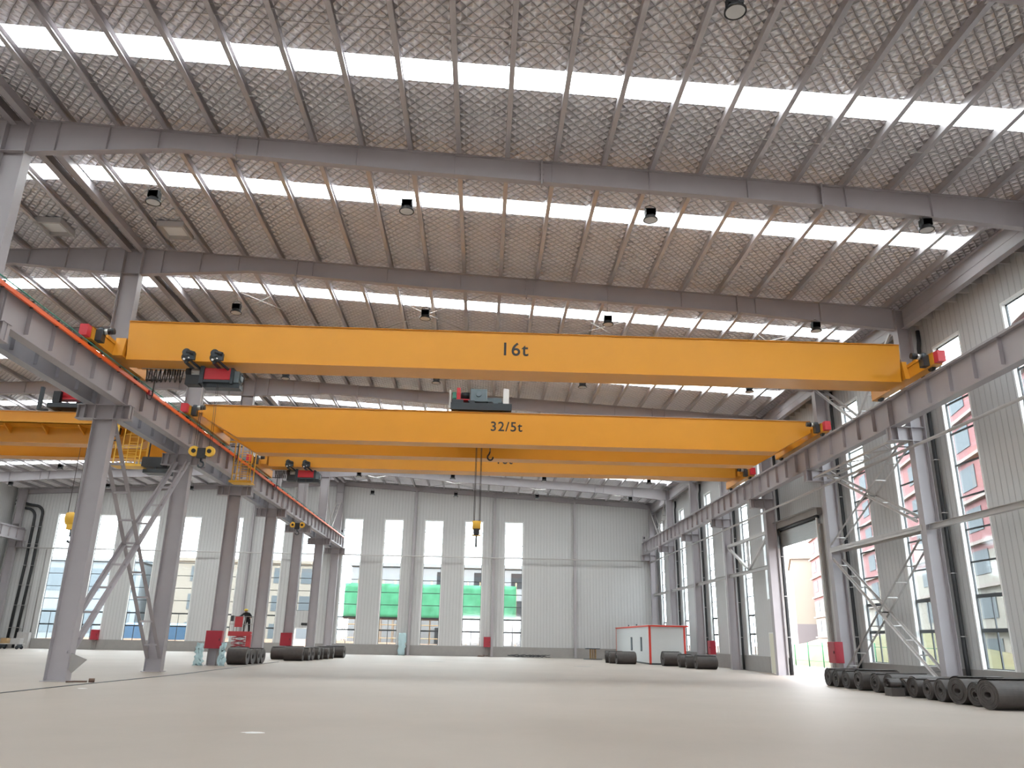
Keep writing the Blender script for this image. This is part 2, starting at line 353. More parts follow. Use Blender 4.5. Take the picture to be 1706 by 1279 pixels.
# ------------------------------------------------------------------ columns
GZ0, GZ1, RZ = 10.65, 11.85, 12.0        # runway girders: underside, top, rail top
def column(x, y, left, name, label, grp, m=steel):
    t = thing(name, label, 'column', (x, y, 0), group=grp)
    zt = ztop(x)
    if left: dp = .8
    else: dp = .62
    s = MB().H((0, 0, 0), (0, 0, zt-.05), dp, .42, up=(1, 0, 0), tf=.022, tw=.016)
    for z in (10.05, 10.65, 12.4, 16.6):
        if z < zt-.3: s.box(-dp/2+.02, dp/2-.02, -.2, .2, z-.01, z+.01)
    s.build('shaft', m, t)
    MB().box(-dp/2-.08, dp/2+.08, -.3, .3, 0, .03).build('base_plate', m, t)
    def corb(x0, x1):
        c = MB(); c.box(x0, x1, -.21, .21, 10.63, 10.65); c.box(x0, x1, -.21, .21, 10.05, 10.075); c.box(x0, x1, -.008, .008, 10.075, 10.63)
        xm = x0+.35 if x0 < 0 else x1-.35
        c.box(xm-.01, xm+.01, -.2, .2, 10.075, 10.63); xe = x0+.05 if x0 < 0 else x1-.05
        c.box(xe-.008, xe+.008, -.2, .2, 10.075, 10.63)
        c.build('corbel', m, t)
    if left == 1: corb(-1.15, -dp/2); corb(dp/2, 1.05)
    elif left == 2: corb(dp/2, 1.25)
    else: corb(-1.25, -dp/2)
    return t
KS = [k for k in range(0, 9)]       # frames that can show
for k in KS:
    y = FR[k] if k else YG-.5
    place = 'against the far wall' if k == 0 else '%s frame from far wall' % ORD[k-1]
    column(XL, y, 1, 'steel_column', 'tall grey steel column between the two bays, %s' % place, 'columns between the bays')
    column(XR, y, 0, 'steel_column', 'tall grey steel column along the right wall, %s' % place, 'columns along the right wall')
for k in (0, 1):
    y = FR[k] if k else YG-.5
    column(XLL+.3, y, 2, 'steel_column', 'grey steel column at the left edge, %s' % ('in the far left corner' if k == 0 else 'in front of the corner column'), 'columns along the left wall')
gcx = [-41.3, -33.0, -24.75, -7.39, 1.22, 9.91]
for i, x in enumerate(gcx):
    t = thing('gable_post', 'slim dark grey post against the far wall, %s from the left' % ORD[i], 'post', (x, YG-.2, 0), group='posts against the far wall')
    MB().H((0, 0, 0), (0, 0, roofz(x)-.3), .32, .24, up=(0, 1, 0)).build('shaft', steel, t); MB().box(-.2, .2, -.19, .19, 0, .025).build('base_plate', steel, t)
    m_ = MB(); m_.box(-.3, .3, -.22, -.18, 9.9, 10.05); m_.build('clip_plate', lightsteel, t)
tag(MB().cyl((XLL, YG-.44, 9.98), (XR-.4, YG-.44, 9.98), .06, 10).build('tie_tube', lightsteel), 'long thin horizontal tube crossing the far wall halfway up', 'tube')
# ------------------------------------------------------------------ roof rafters
def rafter(x0, x1, y, depths, stiff, splices, label, grp, m):
    """depths: list of (x, depth); I section that follows the slope"""
    t = thing('roof_rafter', label, 'rafter', (0, y, 0), group=grp); b = MB()
    for (xa, da), (xb, db) in zip(depths[:-1], depths[1:]):
        za, zb = ztop(xa), ztop(xb)
        def q(ya, yb, a0, a1, b0, b1): b.hexa([(xa, ya, a0), (xb, ya, b0), (xb, yb, b0), (xa, yb, a0), (xa, ya, a1), (xb, ya, b1), (xb, yb, b1), (xa, yb, a1)])
        q(-.12, .12, za-.02, za, zb-.02, zb); q(-.13, .13, za-da, za-da+.02, zb-db, zb-db+.02); q(-.006, .006, za-da+.02, za-.02, zb-db+.02, zb-.02)
    b.build('beam', m, t)
    def dep(x):
        D_ = sorted(depths)
        for (xa, da), (xb, db) in zip(D_[:-1], D_[1:]):
            if xa <= x <= xb: return da+(db-da)*(x-xa)/(xb-xa)
        return .8
    for x in stiff:
        z = ztop(x); d = dep(x); MB().box(x-.006, x+.006, -.11, .11, z-d+.02, z-.02).build('stiffener', m, t)
    for x in splices:
        z = ztop(x); d = dep(x); s = MB(); s.box(x-.03, x+.03, -.13, .13, z-d-.08, z+.03)
        for j in range(4):
            zz = z-d+.1+j*(d-.2)/3
            for yy_ in (-.08, .08): s.cyl((x-.06, yy_, zz), (x+.06, yy_, zz), .018, 6)
        s.build('splice_plate', m, t)
    return t
dm = [(XL+.3, 1.28), (-10.6, .70), (-8.5, .72), (-3, .80), (11, .80), (XR-.3, 1.04)]
mir = lambda x: 2*XL-x
dl = [(mir(x), d) for x, d in reversed(dm)]; dl[0] = (XLL+.5, 1.04)
stf = [-14.4, -12.75, -11.1, -7.85, -4.57, -1.3, 1.95, 5.2, 8.5, 11.8, 14.7]
for k in range(1, 10):
    y = FR[k]
    rafter(0, 0, y, dm, stf, [-8.56, 1.6, 11.0], 'deep grey roof rafter spanning the main bay, %s from the far wall' % ORD[k-1], 'main bay rafters', steel)
    if k < 8: rafter(0, 0, y, dl, [mir(x) for x in stf], [mir(-8.56), mir(11.0)], 'deep grey roof rafter spanning the left bay, %s from the far wall' % ORD[k-1], 'left bay rafters', steel)
for nm, xs in (('main', [(XL+.3, .5), (XR-.2, .5)]), ('left', [(XLL+.5, .5), (XL-.3, .5)])):
    rafter(0, 0, YG-.16, xs, [], [], 'slim grey rafter lying against the top of the %s bay far wall' % nm, 'end wall rafters', steel)
# purlins along the building on top of the rafters
px = [.44+1.62*k for k in range(-9, 11)]+[17.75]
PR = [(-.075, .075, -.125, -.117), (-.075, -.067, -.117, .117), (-.075, .075, .117, .125), (.067, .075, -.117, -.09)]
for side, xs in (('main', px), ('left', [mir(x) for x in px[:-1]])):
    for i, x in enumerate(xs):
        z = ztop(x)+.125
        y0 = 4.2 if side == 'main' else 13
        o = MB().bar((x, y0, z), (x, YG-.01, z), PR).build('roof_purlin', purlin_m)
        tag(o, 'long grey purlin under the %s bay roof, %s from the ridge' % (side, ORD[i]), 'purlin', '%s bay purlins' % side)
# ridge pair and eave members
rb = thing('ridge_beam', 'twin grey beam with a dark slot running under the ridge above the column row', 'beam')
for s in (-1, 1): MB().bar((XL+s*.30, 4.2, 17.86), (XL+s*.30, YG-.02, 17.86), [(-.13, .13, -.17, -.155), (-.008, .008, -.155, .25)]).build('flange_rail', steel, rb)
MB().box(XL-.17, XL+.17, 4.2, YG-.02, 18.02, 18.04).build('slot_shade', black, rb)  # black strip painted in for the shade inside the ridge gap
for k in range(0, 8):
    y0, y1 = FR[k+1]+.22, FR[k]-.22
    if k == 0: y1 = YG-.75
    t = thing('eave_beam', 'deep grey eave beam atop the right wall, %s bay from the far wall' % ORD[k], 'beam', (XR+.02, 0, 0), group='eave beams')
    zt = ztop(XR)-.02
    MB().bar((0, y0, zt-.5), (0, y1, zt-.5), [(-.14, .14, -.5, -.48), (-.14, .14, .42, .44), (-.006, .006, -.48, .42), (-.02, .09, -.05, -.03)]).build('beam', steel, t)
    n_ = 10
    for j in range(n_):
        yj = y0+.5+j*(y1-y0-.9)/(n_-1)
        m_ = MB(); m_.box(.14, .60, yj-.025, yj+.025, zt-1.0, zt-.94); m_.box(.14, .60, yj-.003, yj+.003, zt-.94, zt-.7); m_.build('gutter_bracket', lightsteel, t)
# ------------------------------------------------------------------ runway girders, rails, conductors
def girder_bay(x, y0, y1, flip, label, grp, m, z0=GZ0, z1=GZ1):
    t = thing('runway_girder', label, 'girder', (x, y0, 0), group=grp); Ly = y1-y0-.02
    MB().bar((0, 0, (z0+z1)/2), (0, Ly, (z0+z1)/2), [(-.19, .19, -(z1-z0)/2, -(z1-z0)/2+.025), (-.19, .19, (z1-z0)/2-.025, (z1-z0)/2), (-.006, .006, -(z1-z0)/2+.025, (z1-z0)/2-.025)]).build('beam', m, t)
    for j in range(7):
        yj = .05+j*(Ly-.1)/6 if j in (0, 6) else j*Ly/6
        s = MB(); zb = z0+.03 if j in (0, 6) else z0+.2
        s.box(-.15, -.008, yj-.006, yj+.006, zb, z1-.03); s.box(.008, .15, yj-.006, yj+.006, zb, z1-.03)
        s.build('stiffener', m, t)
    return t
XGM, XGL, XGR = -15.02, -16.32, 17.36
for k in range(8):
    y0, y1 = FR[k+1], FR[k]
    if k == 0: y1 = YG-.3
    girder_bay(XGM, y0, y1, 0, 'runway girder, main bay side of the column row, %s bay from the far wall' % ORD[k], 'left row runway girders', steel)
    girder_bay(XGL, y0, y1, 0, 'runway girder, left bay side of the column row, %s bay from the far wall' % ORD[k], 'left bay runway girders', steel2)
    girder_bay(XGR, y0, y1, 0, 'grey runway girder along the right wall, %s bay from the far wall' % ORD[k], 'right runway girders', steel)
girder_bay(XLL+1.25, 76.6, 85.2, 0, 'grey crane runway girder at the left edge of the picture near the far corner', None, steel)
RS = [(-.035, .035, .1, .15), (-.008, .008, .02, .1), (-.06, .06, 0, .02)]
for nm, x, gr in (('on the main bay girders left of centre', XGM, 1), ('on the left bay girders beside the column row', XGL, 1), ('on the girders along the right wall', XGR, 1)):
    tag(MB().bar((x, 13.6, GZ1), (x, YG-.5, GZ1), RS).build('crane_rail', steel), 'steel crane rail %s' % nm, 'rail', 'crane rails')
tag(MB().bar((XLL+1.25, 76.6, GZ1), (XLL+1.25, 85.1, GZ1), RS).build('crane_rail', steel), 'short visible crane rail in the far left corner', 'rail', 'crane rails')
cb = thing('conductor_bar', 'orange conductor bar fixed along the left runway girder', 'conductor')
MB().box(-14.8, -14.72, 13.6, YG-.6, 11.68, 11.82).build('orange_cover', orange, cb)
m_ = MB()
for i in range(45): m_.box(-14.83, -14.73, 14.2+i*1.6, 14.24+i*1.6, 11.66, 11.9)
tag(m_.build('hanger_clamp', black, cb), kind='stuff')
tag(MB().cyl((-14.8, 13.6, 11.98), (-14.8, YG-.6, 11.98), .022, 8).build('cable', teal), 'thin green cable running above the orange conductor bar', 'cable')
for nm, x, y in (('left', XGM, YG-.75), ('right', XGR, YG-.75)):
    t = thing('end_stop', 'small dark end stop post on the far end of the %s runway' % nm, 'end stop', (x, y, GZ1))
    m_ = MB(); m_.box(-.12, .12, -.05, .15, 0.16, .75); m_.build('post', steel, t); m_ = MB(); m_.cyl((0, -.05, .55), (0, -.25, .55), .08); m_.build('rubber_buffer', black, t)
# ------------------------------------------------------------------ braces
def ladder(A, B, name, label, grp, m=lightsteel, off=.25, n_=8, ang=.10, axis=(1, 0, 0), mb_only=None):
    A = Vector(A); B = Vector(B); t = thing(name, label, 'brace', group=grp); o = Vector(axis)*off
    for s in (-1, 1):
        MB().bar(A+o*s, B+o*s, [(-ang/2, ang/2, -.005, .005), (-ang/2, -ang/2+.01, -.005, ang)], (0, .3, 1)).build('chord', m, t)
    rw = .045 if m is lightsteel else .085
    for j in range(n_):
        p = A.lerp(B, (j+.6)/(n_+.2)); MB().rect(p-o, p+o, rw, rw).build('rung', m, t)
    return t
yb, yc = FR[6]+.2, FR[5]-.2
ladder((XR-.05, yc, 6.0), (XR-.05, yb+.2, .5), 'column_brace', 'ladder-like diagonal brace on the right wall, lower pair, leaning down towards the camera', 'right wall braces', n_=9)
ladder((XR-.05, yc, .5), (XR-.05, yb+.2, 6.0), 'column_brace', 'ladder-like diagonal brace on the right wall, lower pair, rising towards the camera', 'right wall braces', n_=9)
ladder((XR-.05, yc, 10.4), (XR-.05, yb+.2, 6.7), 'column_brace', 'ladder-like diagonal brace on the right wall, upper pair, leaning down towards the camera', 'right wall braces', n_=7)
ladder((XR-.05, yc, 6.7), (XR-.05, yb+.2, 10.4), 'column_brace', 'ladder-like diagonal brace on the right wall, upper pair, rising towards the camera', 'right wall braces', n_=7)
ladder((XR-.05, yc, 15.1), (XR-.05, 36.3, 12.2), 'upper_brace', 'thin ladder brace above the right runway, sloping down from the farther column', 'upper right braces', n_=5)
ladder((XR-.05, yb+.2, 15.1), (XR-.05, 36.0, 12.2), 'upper_brace', 'thin ladder brace above the right runway, sloping down from the nearer column', 'upper right braces', n_=5)
ladder((XL, yb-.15, 10.2), (XL, yc, .6), 'column_brace', 'long ladder-like diagonal brace between the two nearest left columns, foot at the farther one', 'left row braces', off=.3, n_=9, m=steel, ang=.18)
ladder((XL, yb-.15, .9), (XL, yc, 10.2), 'column_brace', 'long ladder-like diagonal brace between the two nearest left columns, foot at the nearer one', 'left row braces', off=.3, n_=9, m=steel, ang=.18)
for x, nm in ((XL, 'left'), (XR-.05, 'right')):
    ladder((x, 76.8, 15.6), (x, 80.6, 12.3), 'upper_brace', 'ladder brace above the %s runway in the farthest bay, nearer leg' % nm, 'far upper braces', n_=7, off=.22, ang=.08)
    ladder((x, 84.9, 15.6), (x, 80.9, 12.3), 'upper_brace', 'ladder brace above the %s runway in the farthest bay, farther leg' % nm, 'far upper braces', n_=7, off=.22, ang=.08)
tb = tag(MB().cyl((XR-.28, 13.6, 9.82), (XR-.28, YG-.8, 9.82), .065, 10).build('tie_tube', lightsteel), 'long pale tube running along the right columns below the runway', 'tube')
for k in range(8):
    y0, y1 = FR[k+1]+.05, FR[k]-.05
    if k == 4: continue
    if k == 0: y1 = YG-.6
    big = k == 5
    o = MB().bar((XR-.05, y0, 6.45), (XR-.05, y1, 6.45), [(-.11, .11, -.11, -.10), (-.11, .11, .10, .11), (-.006, .006, -.1, .1)] if not big else [(-.28, .28, -.01, .01), (-.28, -.27, -.12, .12), (.27, .28, -.12, .12)]).build('tie_beam', lightsteel)
    tag(o, 'horizontal pale tie beam between right wall columns, bay %s from the far wall' % ORD[k], 'tie beam', 'right wall tie beams')
# V brace portal in the bay left of the roller door
t = thing('portal_brace', 'pale V shaped brace hanging between two right columns left of the roller door', 'brace')
MB().rect((XR-.05, FR[4]+.2, 8.6), (XR-.05, FR[3]-.2, 8.6), .2, .2).build('top_chord', lightsteel, t)
MB().rect((XR-.05, FR[4]+.2, 8.5), (XR-.05, 54.1, 6.6), .16, .16).build('diagonal', lightsteel, t)
MB().rect((XR-.05, FR[3]-.2, 8.5), (XR-.05, 54.1, 6.6), .16, .16).build('diagonal', lightsteel, t)
MB().rect((XR-.05, 54.1, 8.5), (XR-.05, 54.1, 6.6), .16, .16, up=(1, 0, 0)).build('post', lightsteel, t)
t = thing('lattice_beam', 'flat pale lattice beam under the right runway between the two nearest braced columns', 'beam')
for x in (17.45, 18.2): MB().rect((x, FR[6]+.25, 10.2), (x, FR[5]-.25, 10.2), .09, .09).build('chord', lightsteel, t)
m_ = MB()
for j in range(9): m_.rect((17.45 if j % 2 else 18.2, FR[6]+.3+j*.93, 10.2), (18.2 if j % 2 else 17.45, FR[6]+1.2+j*.93, 10.2), .05, .05)
m_.build('lacing', lightsteel, t)
# roof cross bracing rods
for k, nm in ((5, 'bay beyond the nearest left column'), (0, 'farthest bay')):
    xs = [XL+.4, -7.4, 1.2, 9.9, XR-.4]
    for j, (a, b) in enumerate(zip(xs[:-1], xs[1:])):
        ya, yb_ = FR[k+1]+.15, FR[k]-(.3 if k else .65)
        for s in (0, 1):
            p, q = ((a, ya), (b, yb_)) if s else ((b, ya), (a, yb_))
            o = MB().cyl((p[0], p[1], ztop(p[0])-.18), (q[0], q[1], ztop(q[0])-.18), .014 if k else .03, 6).build('bracing_rod', lightsteel)
            tag(o, 'roof bracing rod, %s, %s panel from left, %s' % (nm, ORD[j], 'rising right' if s else 'rising left'), 'rod', 'roof bracing rods')
for j, yj in enumerate((20.4, 17.1, 16.7)):
    tag(MB().bar((XL+.3, yj, ztop(XL)+.02), (XR-.3, yj, ztop(XR)+.02), [(-.008, .008, -.008, .008)]).build('sag_rod', lightsteel), 'thin sag rod crossing the purlins of the nearest roof bay, %s' % ('nearest to the first rafter', 'second', 'third')[j], 'rod', 'sag rods')
# roof curb openings near the ridge
for x, nm in ((-18.3, 'left of'), (-13.3, 'right of')):
    t = thing('roof_curb', 'square metal roof curb hanging below the foil just %s the ridge' % nm, 'roof curb', (x, 29.8, roofz(x)-.14), group='roof curbs')
    m_ = MB()
    for a, b, c, d in ((-.55, .55, -.6, -.5), (-.55, .55, .5, .6), (-.55, -.45, -.5, .5), (.45, .55, -.5, .5)): m_.box(a, b, c, d, -.16, .09)
    m_.build('curb_frame', lightsteel, t); MB().box(-.45, .45, -.5, .5, .0, .02).build('curb_lid', white, t)
# ------------------------------------------------------------------ bridge cranes
def endtruck(T, x, yc, half, m=yellow, z=12.06, h=.5, w=.34, side=1, motor_in=True, motor_front=True):
    """one end truck; side=-1 left runway, +1 right runway; red buffers at its ends"""
    b = MB(); zt = z+.06
    b.hexa([(x-w/2, yc-half, zt+.06), (x+w/2, yc-half, zt+.06), (x+w/2, yc+half, zt+.06), (x-w/2, yc+half, zt+.06), (x-w/2, yc-half, zt+h*.78), (x+w/2, yc-half, zt+h*.78), (x+w/2, yc+half, zt+h*.78), (x-w/2, yc+half, zt+h*.78)])
    b.box(x-w/2-.02, x+w/2+.02, yc-half*.55, yc+half*.55, zt+h*.78, zt+h)
    b.box(x-w/2-.03, x+w/2+.03, yc-half, yc+half, zt+h*.78, zt+h*.78+.015); b.box(x-w/2-.03, x+w/2+.03, yc-half, yc+half, zt+.045, zt+.06)
    t = b.build('end_truck', m, T)
    for s in (-1, 1):
        yw = yc+s*(half-.45)
        MB().cyl((x-.07, yw, z+.14), (x+.07, yw, z+.14), .17, 18).build('wheel', dark, t)
        q = MB(); q.box(x-.15, x+.15, yc+s*half-.01, yc+s*(half+.30), zt+.08, zt+.52) if s < 0 else q.box(x-.1, x+.1, yc+half, yc+half+.16, zt+.2, zt+.4)
        q.build('end_cover' if s < 0 else 'buffer', red if s < 0 else black, t)
    xi = x-side*(w/2)
    ym = yc-half+.42
    q = MB(); q.box(min(xi, xi-side*.24), max(xi, xi-side*.24), ym-.16, ym+.16, zt+.08, zt+.52); q.cyl((xi-side*.12, ym, zt+.45), (xi-side*.12, ym, zt+.62), .12, 10)
    q.build('gearbox', dark, t)
    q = MB(); q.cyl((xi-side*.24, ym, zt+.48), (xi-side*.40, ym, zt+.50), .11, 12); q.build('drive_motor', silver, t)
    q = MB(); q.cyl((xi-side*.40, ym, zt+.50), (xi-side*.62, ym, zt+.52), .12, 12); q.build('motor_fan_cover', black, t)
    return t
def boxgirder(T, x0, x1, y0, y1, z0, z1, m=yellow, taper=.5, name='bridge_girder'):
    b = MB(); o = .05
    if taper > 1:      # girder ends rise to the height of the end trucks
        zt_ = z1-.62
        b.box(x0+taper, x1-taper, y0+o, y1-o, z0+.02, z1-.02); b.box(x0, x1, y0, y1, z1-.02, z1); b.box(x0+taper, x1-taper, y0, y1, z0, z0+.02)
        for xe, xi in ((x0, x0+taper), (x1, x1-taper)):
            for ya_, yb_, za_, zb_ in ((y0+o, y1-o, .02, None), (y0, y1, 0, .02)):
                lo = [(xe, zt_+za_), (xi, z0+za_)]; hi = [(xe, z1-.02), (xi, z1-.02)] if zb_ is None else [(xe, zt_+zb_), (xi, z0+zb_)]
                b.hexa([(lo[0][0], ya_, lo[0][1]), (lo[1][0], ya_, lo[1][1]), (lo[1][0], yb_, lo[1][1]), (lo[0][0], yb_, lo[0][1]), (hi[0][0], ya_, hi[0][1]), (hi[1][0], ya_, hi[1][1]), (hi[1][0], yb_, hi[1][1]), (hi[0][0], yb_, hi[0][1])])
        return b.build(name, m, T)
    zc = z0+.0
    p = [(x0+.12, z1-.02), (x0, z1-.02)]
    b.box(x0+.1, x1-.1, y0+o, y1-o, z0+.02, z1-.02)
    b.box(x0, x1, y0, y1, z1-.02, z1); b.box(x0+.25, x1-.25, y0, y1, z0, z0+.02)
    for s, x in ((1, x0), (-1, x1)):
        b.hexa([(x+s*.1, y0+o, z0+.2), (x+s*.1+.001, y0+o, z0+.2), (x+s*.1+.001, y1-o, z0+.2), (x+s*.1, y1-o, z0+.2), (x, y0+o, z1-.02), (x+s*.1, y0+o, z1-.02), (x+s*.1, y1-o, z1-.02), (x, y1-o, z1-.02)])
    return b.build(name, m, T)
def single_crane(yc, z0, z1, label, half=2.5):
    T = thing('overhead_crane', label, 'crane', (0, 0, 0), group=None)
    g = boxgirder(T, -14.45, 17.0, yc-.65, yc+.65, z0, z1)
    text('16t', .78, 'lettering', MATS['black_plastic'], g, (1.04 if yc < 40 else 1.25, yc-.65+.05-.006, (z0+z1)/2+(.08 if yc < 40 else .02)), (R_(90), 0, 0))
    for sd, x in ((-1, XGM), (1, XGR)):
        endtruck(T, x, yc, half, side=sd, h=.66)
        q = MB(); xa = x-sd*.17
        x2 = -14.45 if sd < 0 else 17.0
        q.hexa([(min(xa, x2)-.0, yc-.75, z0+.12), (max(xa, x2), yc-.75, z0+.12), (max(xa, x2), yc+.75, z0+.12), (min(xa, x2), yc+.75, z0+.12), (min(xa, x2), yc-.62, z0+.9), (max(xa, x2), yc-.62, z0+.9), (max(xa, x2), yc+.62, z0+.9), (min(xa, x2), yc+.62, z0+.9)])
        q.build('saddle_plate', yellow, T)
    return T
def festoon(yc, z, xa, xb, n_, lab):
    t = thing('cable_festoon', lab, 'cable', (0, 0, 0)); b = MB()
    for j in range(n_):
        x0 = xa+(xb-xa)*j/n_; b.tube([(x0+(xb-xa)/n_*s*.8, yc+.05*math.sin(j), z-.55*math.sin(math.pi*s)) for s in [i/8 for i in range(9)]], .022, 6)
    tag(b.build('cable_loops', black, t), kind='stuff')
    b = MB()
    for j in range(7): b.tube([(xb-.75+j*.1, yc, z), (xb-.75+j*.1, yc+.03, z-.22)], .035, 6)
    b.build('cable_carriers', dark, t)
    MB().box(xa-.2, xb+.1, yc-.03, yc+.03, z, z+.06).build('festoon_track', silver, t)
def collector(y, lab):
    t = thing('collector_arm', lab, 'bracket', (-14.75, y, 11.9)); m_ = MB()
    m_.rect((-.25, 0, .38), (.42, 0, .38), .05, .05); m_.rect((.18, 0, .55), (.18, 0, -.35), .05, .05); m_.build('arm', black, t)
    m_ = MB(); m_.box(-.05, .1, -.12, .12, -.28, -.12); m_.build('collector_shoe', redbox, t)
    MB().tube([(.18, .0, -.3), (.1, .05, -.5), (-.05, .08, -.45), (-.1, .05, -.2)], .015, 6).build('loop_wire', black, t)
C1Y, C3Y = 30.3, 52.05
single_crane(C1Y, 12.03, 13.68, 'yellow single girder overhead crane marked 16t, nearest the camera')
single_crane(C3Y, 12.36, 13.95, 'yellow single girder crane, farthest of the main bay, partly hidden behind the 32/5t crane')
festoon(C1Y+.4, 12.0, -13.9, -12.4, 8, 'bunched cable loops under the left end of the nearest crane')
festoon(C3Y+.4, 12.3, -14.1, -13.35, 7, 'bunched cable loops under the left end of the farthest crane')
collector(33.1, 'black current collector arm reaching over the orange bar behind the nearest crane')
collector(45.6, 'black current collector arm behind the 32/5t crane')
collector(54.9, 'black current collector arm behind the farthest crane')
# double girder crane
def double_crane(xa, xb, ya, yb, z0, z1, trucks, label, letters=None, half=3.4):
    T = thing('overhead_crane', label, 'crane', (0, 0, 0))
    g = boxgirder(T, xa, xb, ya, ya+.93, z0, z1, taper=1.9)
    if letters: text(letters, .71, 'lettering', MATS['black_plastic'], g, (1.03, ya+.05-.006, z0+.93), (R_(90), 0, 0))
    boxgirder(T, xa, xb, yb, yb+.93, z0, z1, taper=1.9)
    for y in (ya+.46, yb+.46): MB().bar((xa+.3, y, z1), (xb-.3, y, z1), RS).build('trolley_rail', steel, T)
    yc = (ya+yb+.93)/2
    for sd, x in trucks:
        endtruck(T, x, yc, half, side=sd, h=.62)
        m_ = MB()
        x2 = xa if sd < 0 else xb; xt = x
        for y in (ya, yb): m_.box(min(x2, xt)-.0, max(x2, xt)+.0, y+.06, y+.87, 12.6, 12.95)
        m_.build('girder_saddle', yellow, T)
    return T
double_crane(-14.6, 17.1, 39.3, 42.7, 11.33, 13.02, ((-1, XGM), (1, XGR)), 'yellow double girder overhead crane marked 32/5t in the main bay', '32/5t', half=3.35)
LC = double_crane(-47.6, -16.8, 41.7, 45.2, 11.33, 13.06, ((1, XGL), (-1, XLL+1.25)), 'yellow double girder overhead crane spanning the left bay', half=3.3)
w_ = MB(); w_.box(-47, -17.2, 40.9, 41.7, 12.2, 12.24); w_.box(-47, -17.2, 40.9, 40.93, 12.2, 12.34); w_.build('walkway', yellow, LC)
for j in range(16): m_ = MB().hexa([(-47+j*1.95, 40.95, 12.14), (-46.92+j*1.95, 40.95, 12.14), (-46.92+j*1.95, 41.72, 11.8), (-47+j*1.95, 41.72, 11.8), (-47+j*1.95, 40.95, 12.2), (-46.92+j*1.95, 40.95, 12.2), (-46.92+j*1.95, 41.72, 12.2), (-47+j*1.95, 41.72, 12.2)]); m_.build('walkway_bracket', yellow, LC)
def cage(x, y, z0, z1, w_, name, lab):
    t = thing(name, lab, 'access cage', (x, y, z0)); h = z1-z0
    m_ = MB(); m_.box(-w_/2-.1, w_/2+.1, -.4, .4, 0, .05); m_.box(-w_/2-.14, w_/2+.14, -.44, -.4, 0, .12); m_.build('platform', yellow2, t)
    m_ = MB()
    for px_ in (-w_/2, w_/2):
        for py_ in (-.38, .38): m_.rect((px_, py_, 0), (px_, py_, h), .05, .05, up=(1, 0, 0))
    for z in (.5, 1.0): 
        for py_ in (-.38, .38): m_.rect((-w_/2, py_, z), (w_/2, py_, z), .035, .035)
    m_.build('guard_posts', yellow2, t)
    MB().box(-w_/2-.62, -w_/2, -.05, .05, h-.1, h).build('hanger', yellow2, t) if x > -16 else MB().box(-w_/2, w_/2, -.4, .1, h-.02, h+.04).build('hanger', yellow2, t)
    m_ = MB()
    for px_ in (-.22, .22): m_.rect((px_, .1, 0), (px_, .1, h), .04, .04, up=(1, 0, 0))
    j = .25
    while j < h: m_.rect((-.22, .1, j), (.22, .1, j), .03, .03); j += .28
    m_.build('ladder', yellow2, t)
    m_ = MB(); j = .6
    while j < h:
        pts = [(.38*math.cos(a), -.02-.32*math.sin(a), j) for a in [math.pi*k/8 for k in range(9)]]
        m_.tube(pts, .015, 5); j += .55
    m_.build('hoops', yellow2, t)
    return t
cage(-13.95, 45.1, 10.0, 12.5, 1.0, 'access_cage', 'yellow ladder cage hanging from the left end of the 32/5t crane')
cage(-18.4, 40.45, 9.85, 12.1, 1.3, 'access_cage', 'large yellow ladder cage hanging under the left bay crane')
t = thing('electrical_cabinet', 'black cabinet hanging beside the yellow cage under the left bay crane', 'cabinet', (-17.15, 41.1, 9.65))
MB().box(-.75, .6, -.4, .4, .3, .85).build('body', black, t, .02); MB().box(-.6, .7, -.45, .35, 0, .18).build('tray', dark, t)
MB().box(-.02, .02, -.42, -.38, .18, .3).build('bracket', dark, t)
m_ = MB()
for x in (-.6, .5): m_.rect((x, .0, .8), (x, .0, 1.75), .05, .05, up=(1, 0, 0))
m_.build('hanger', black, t)
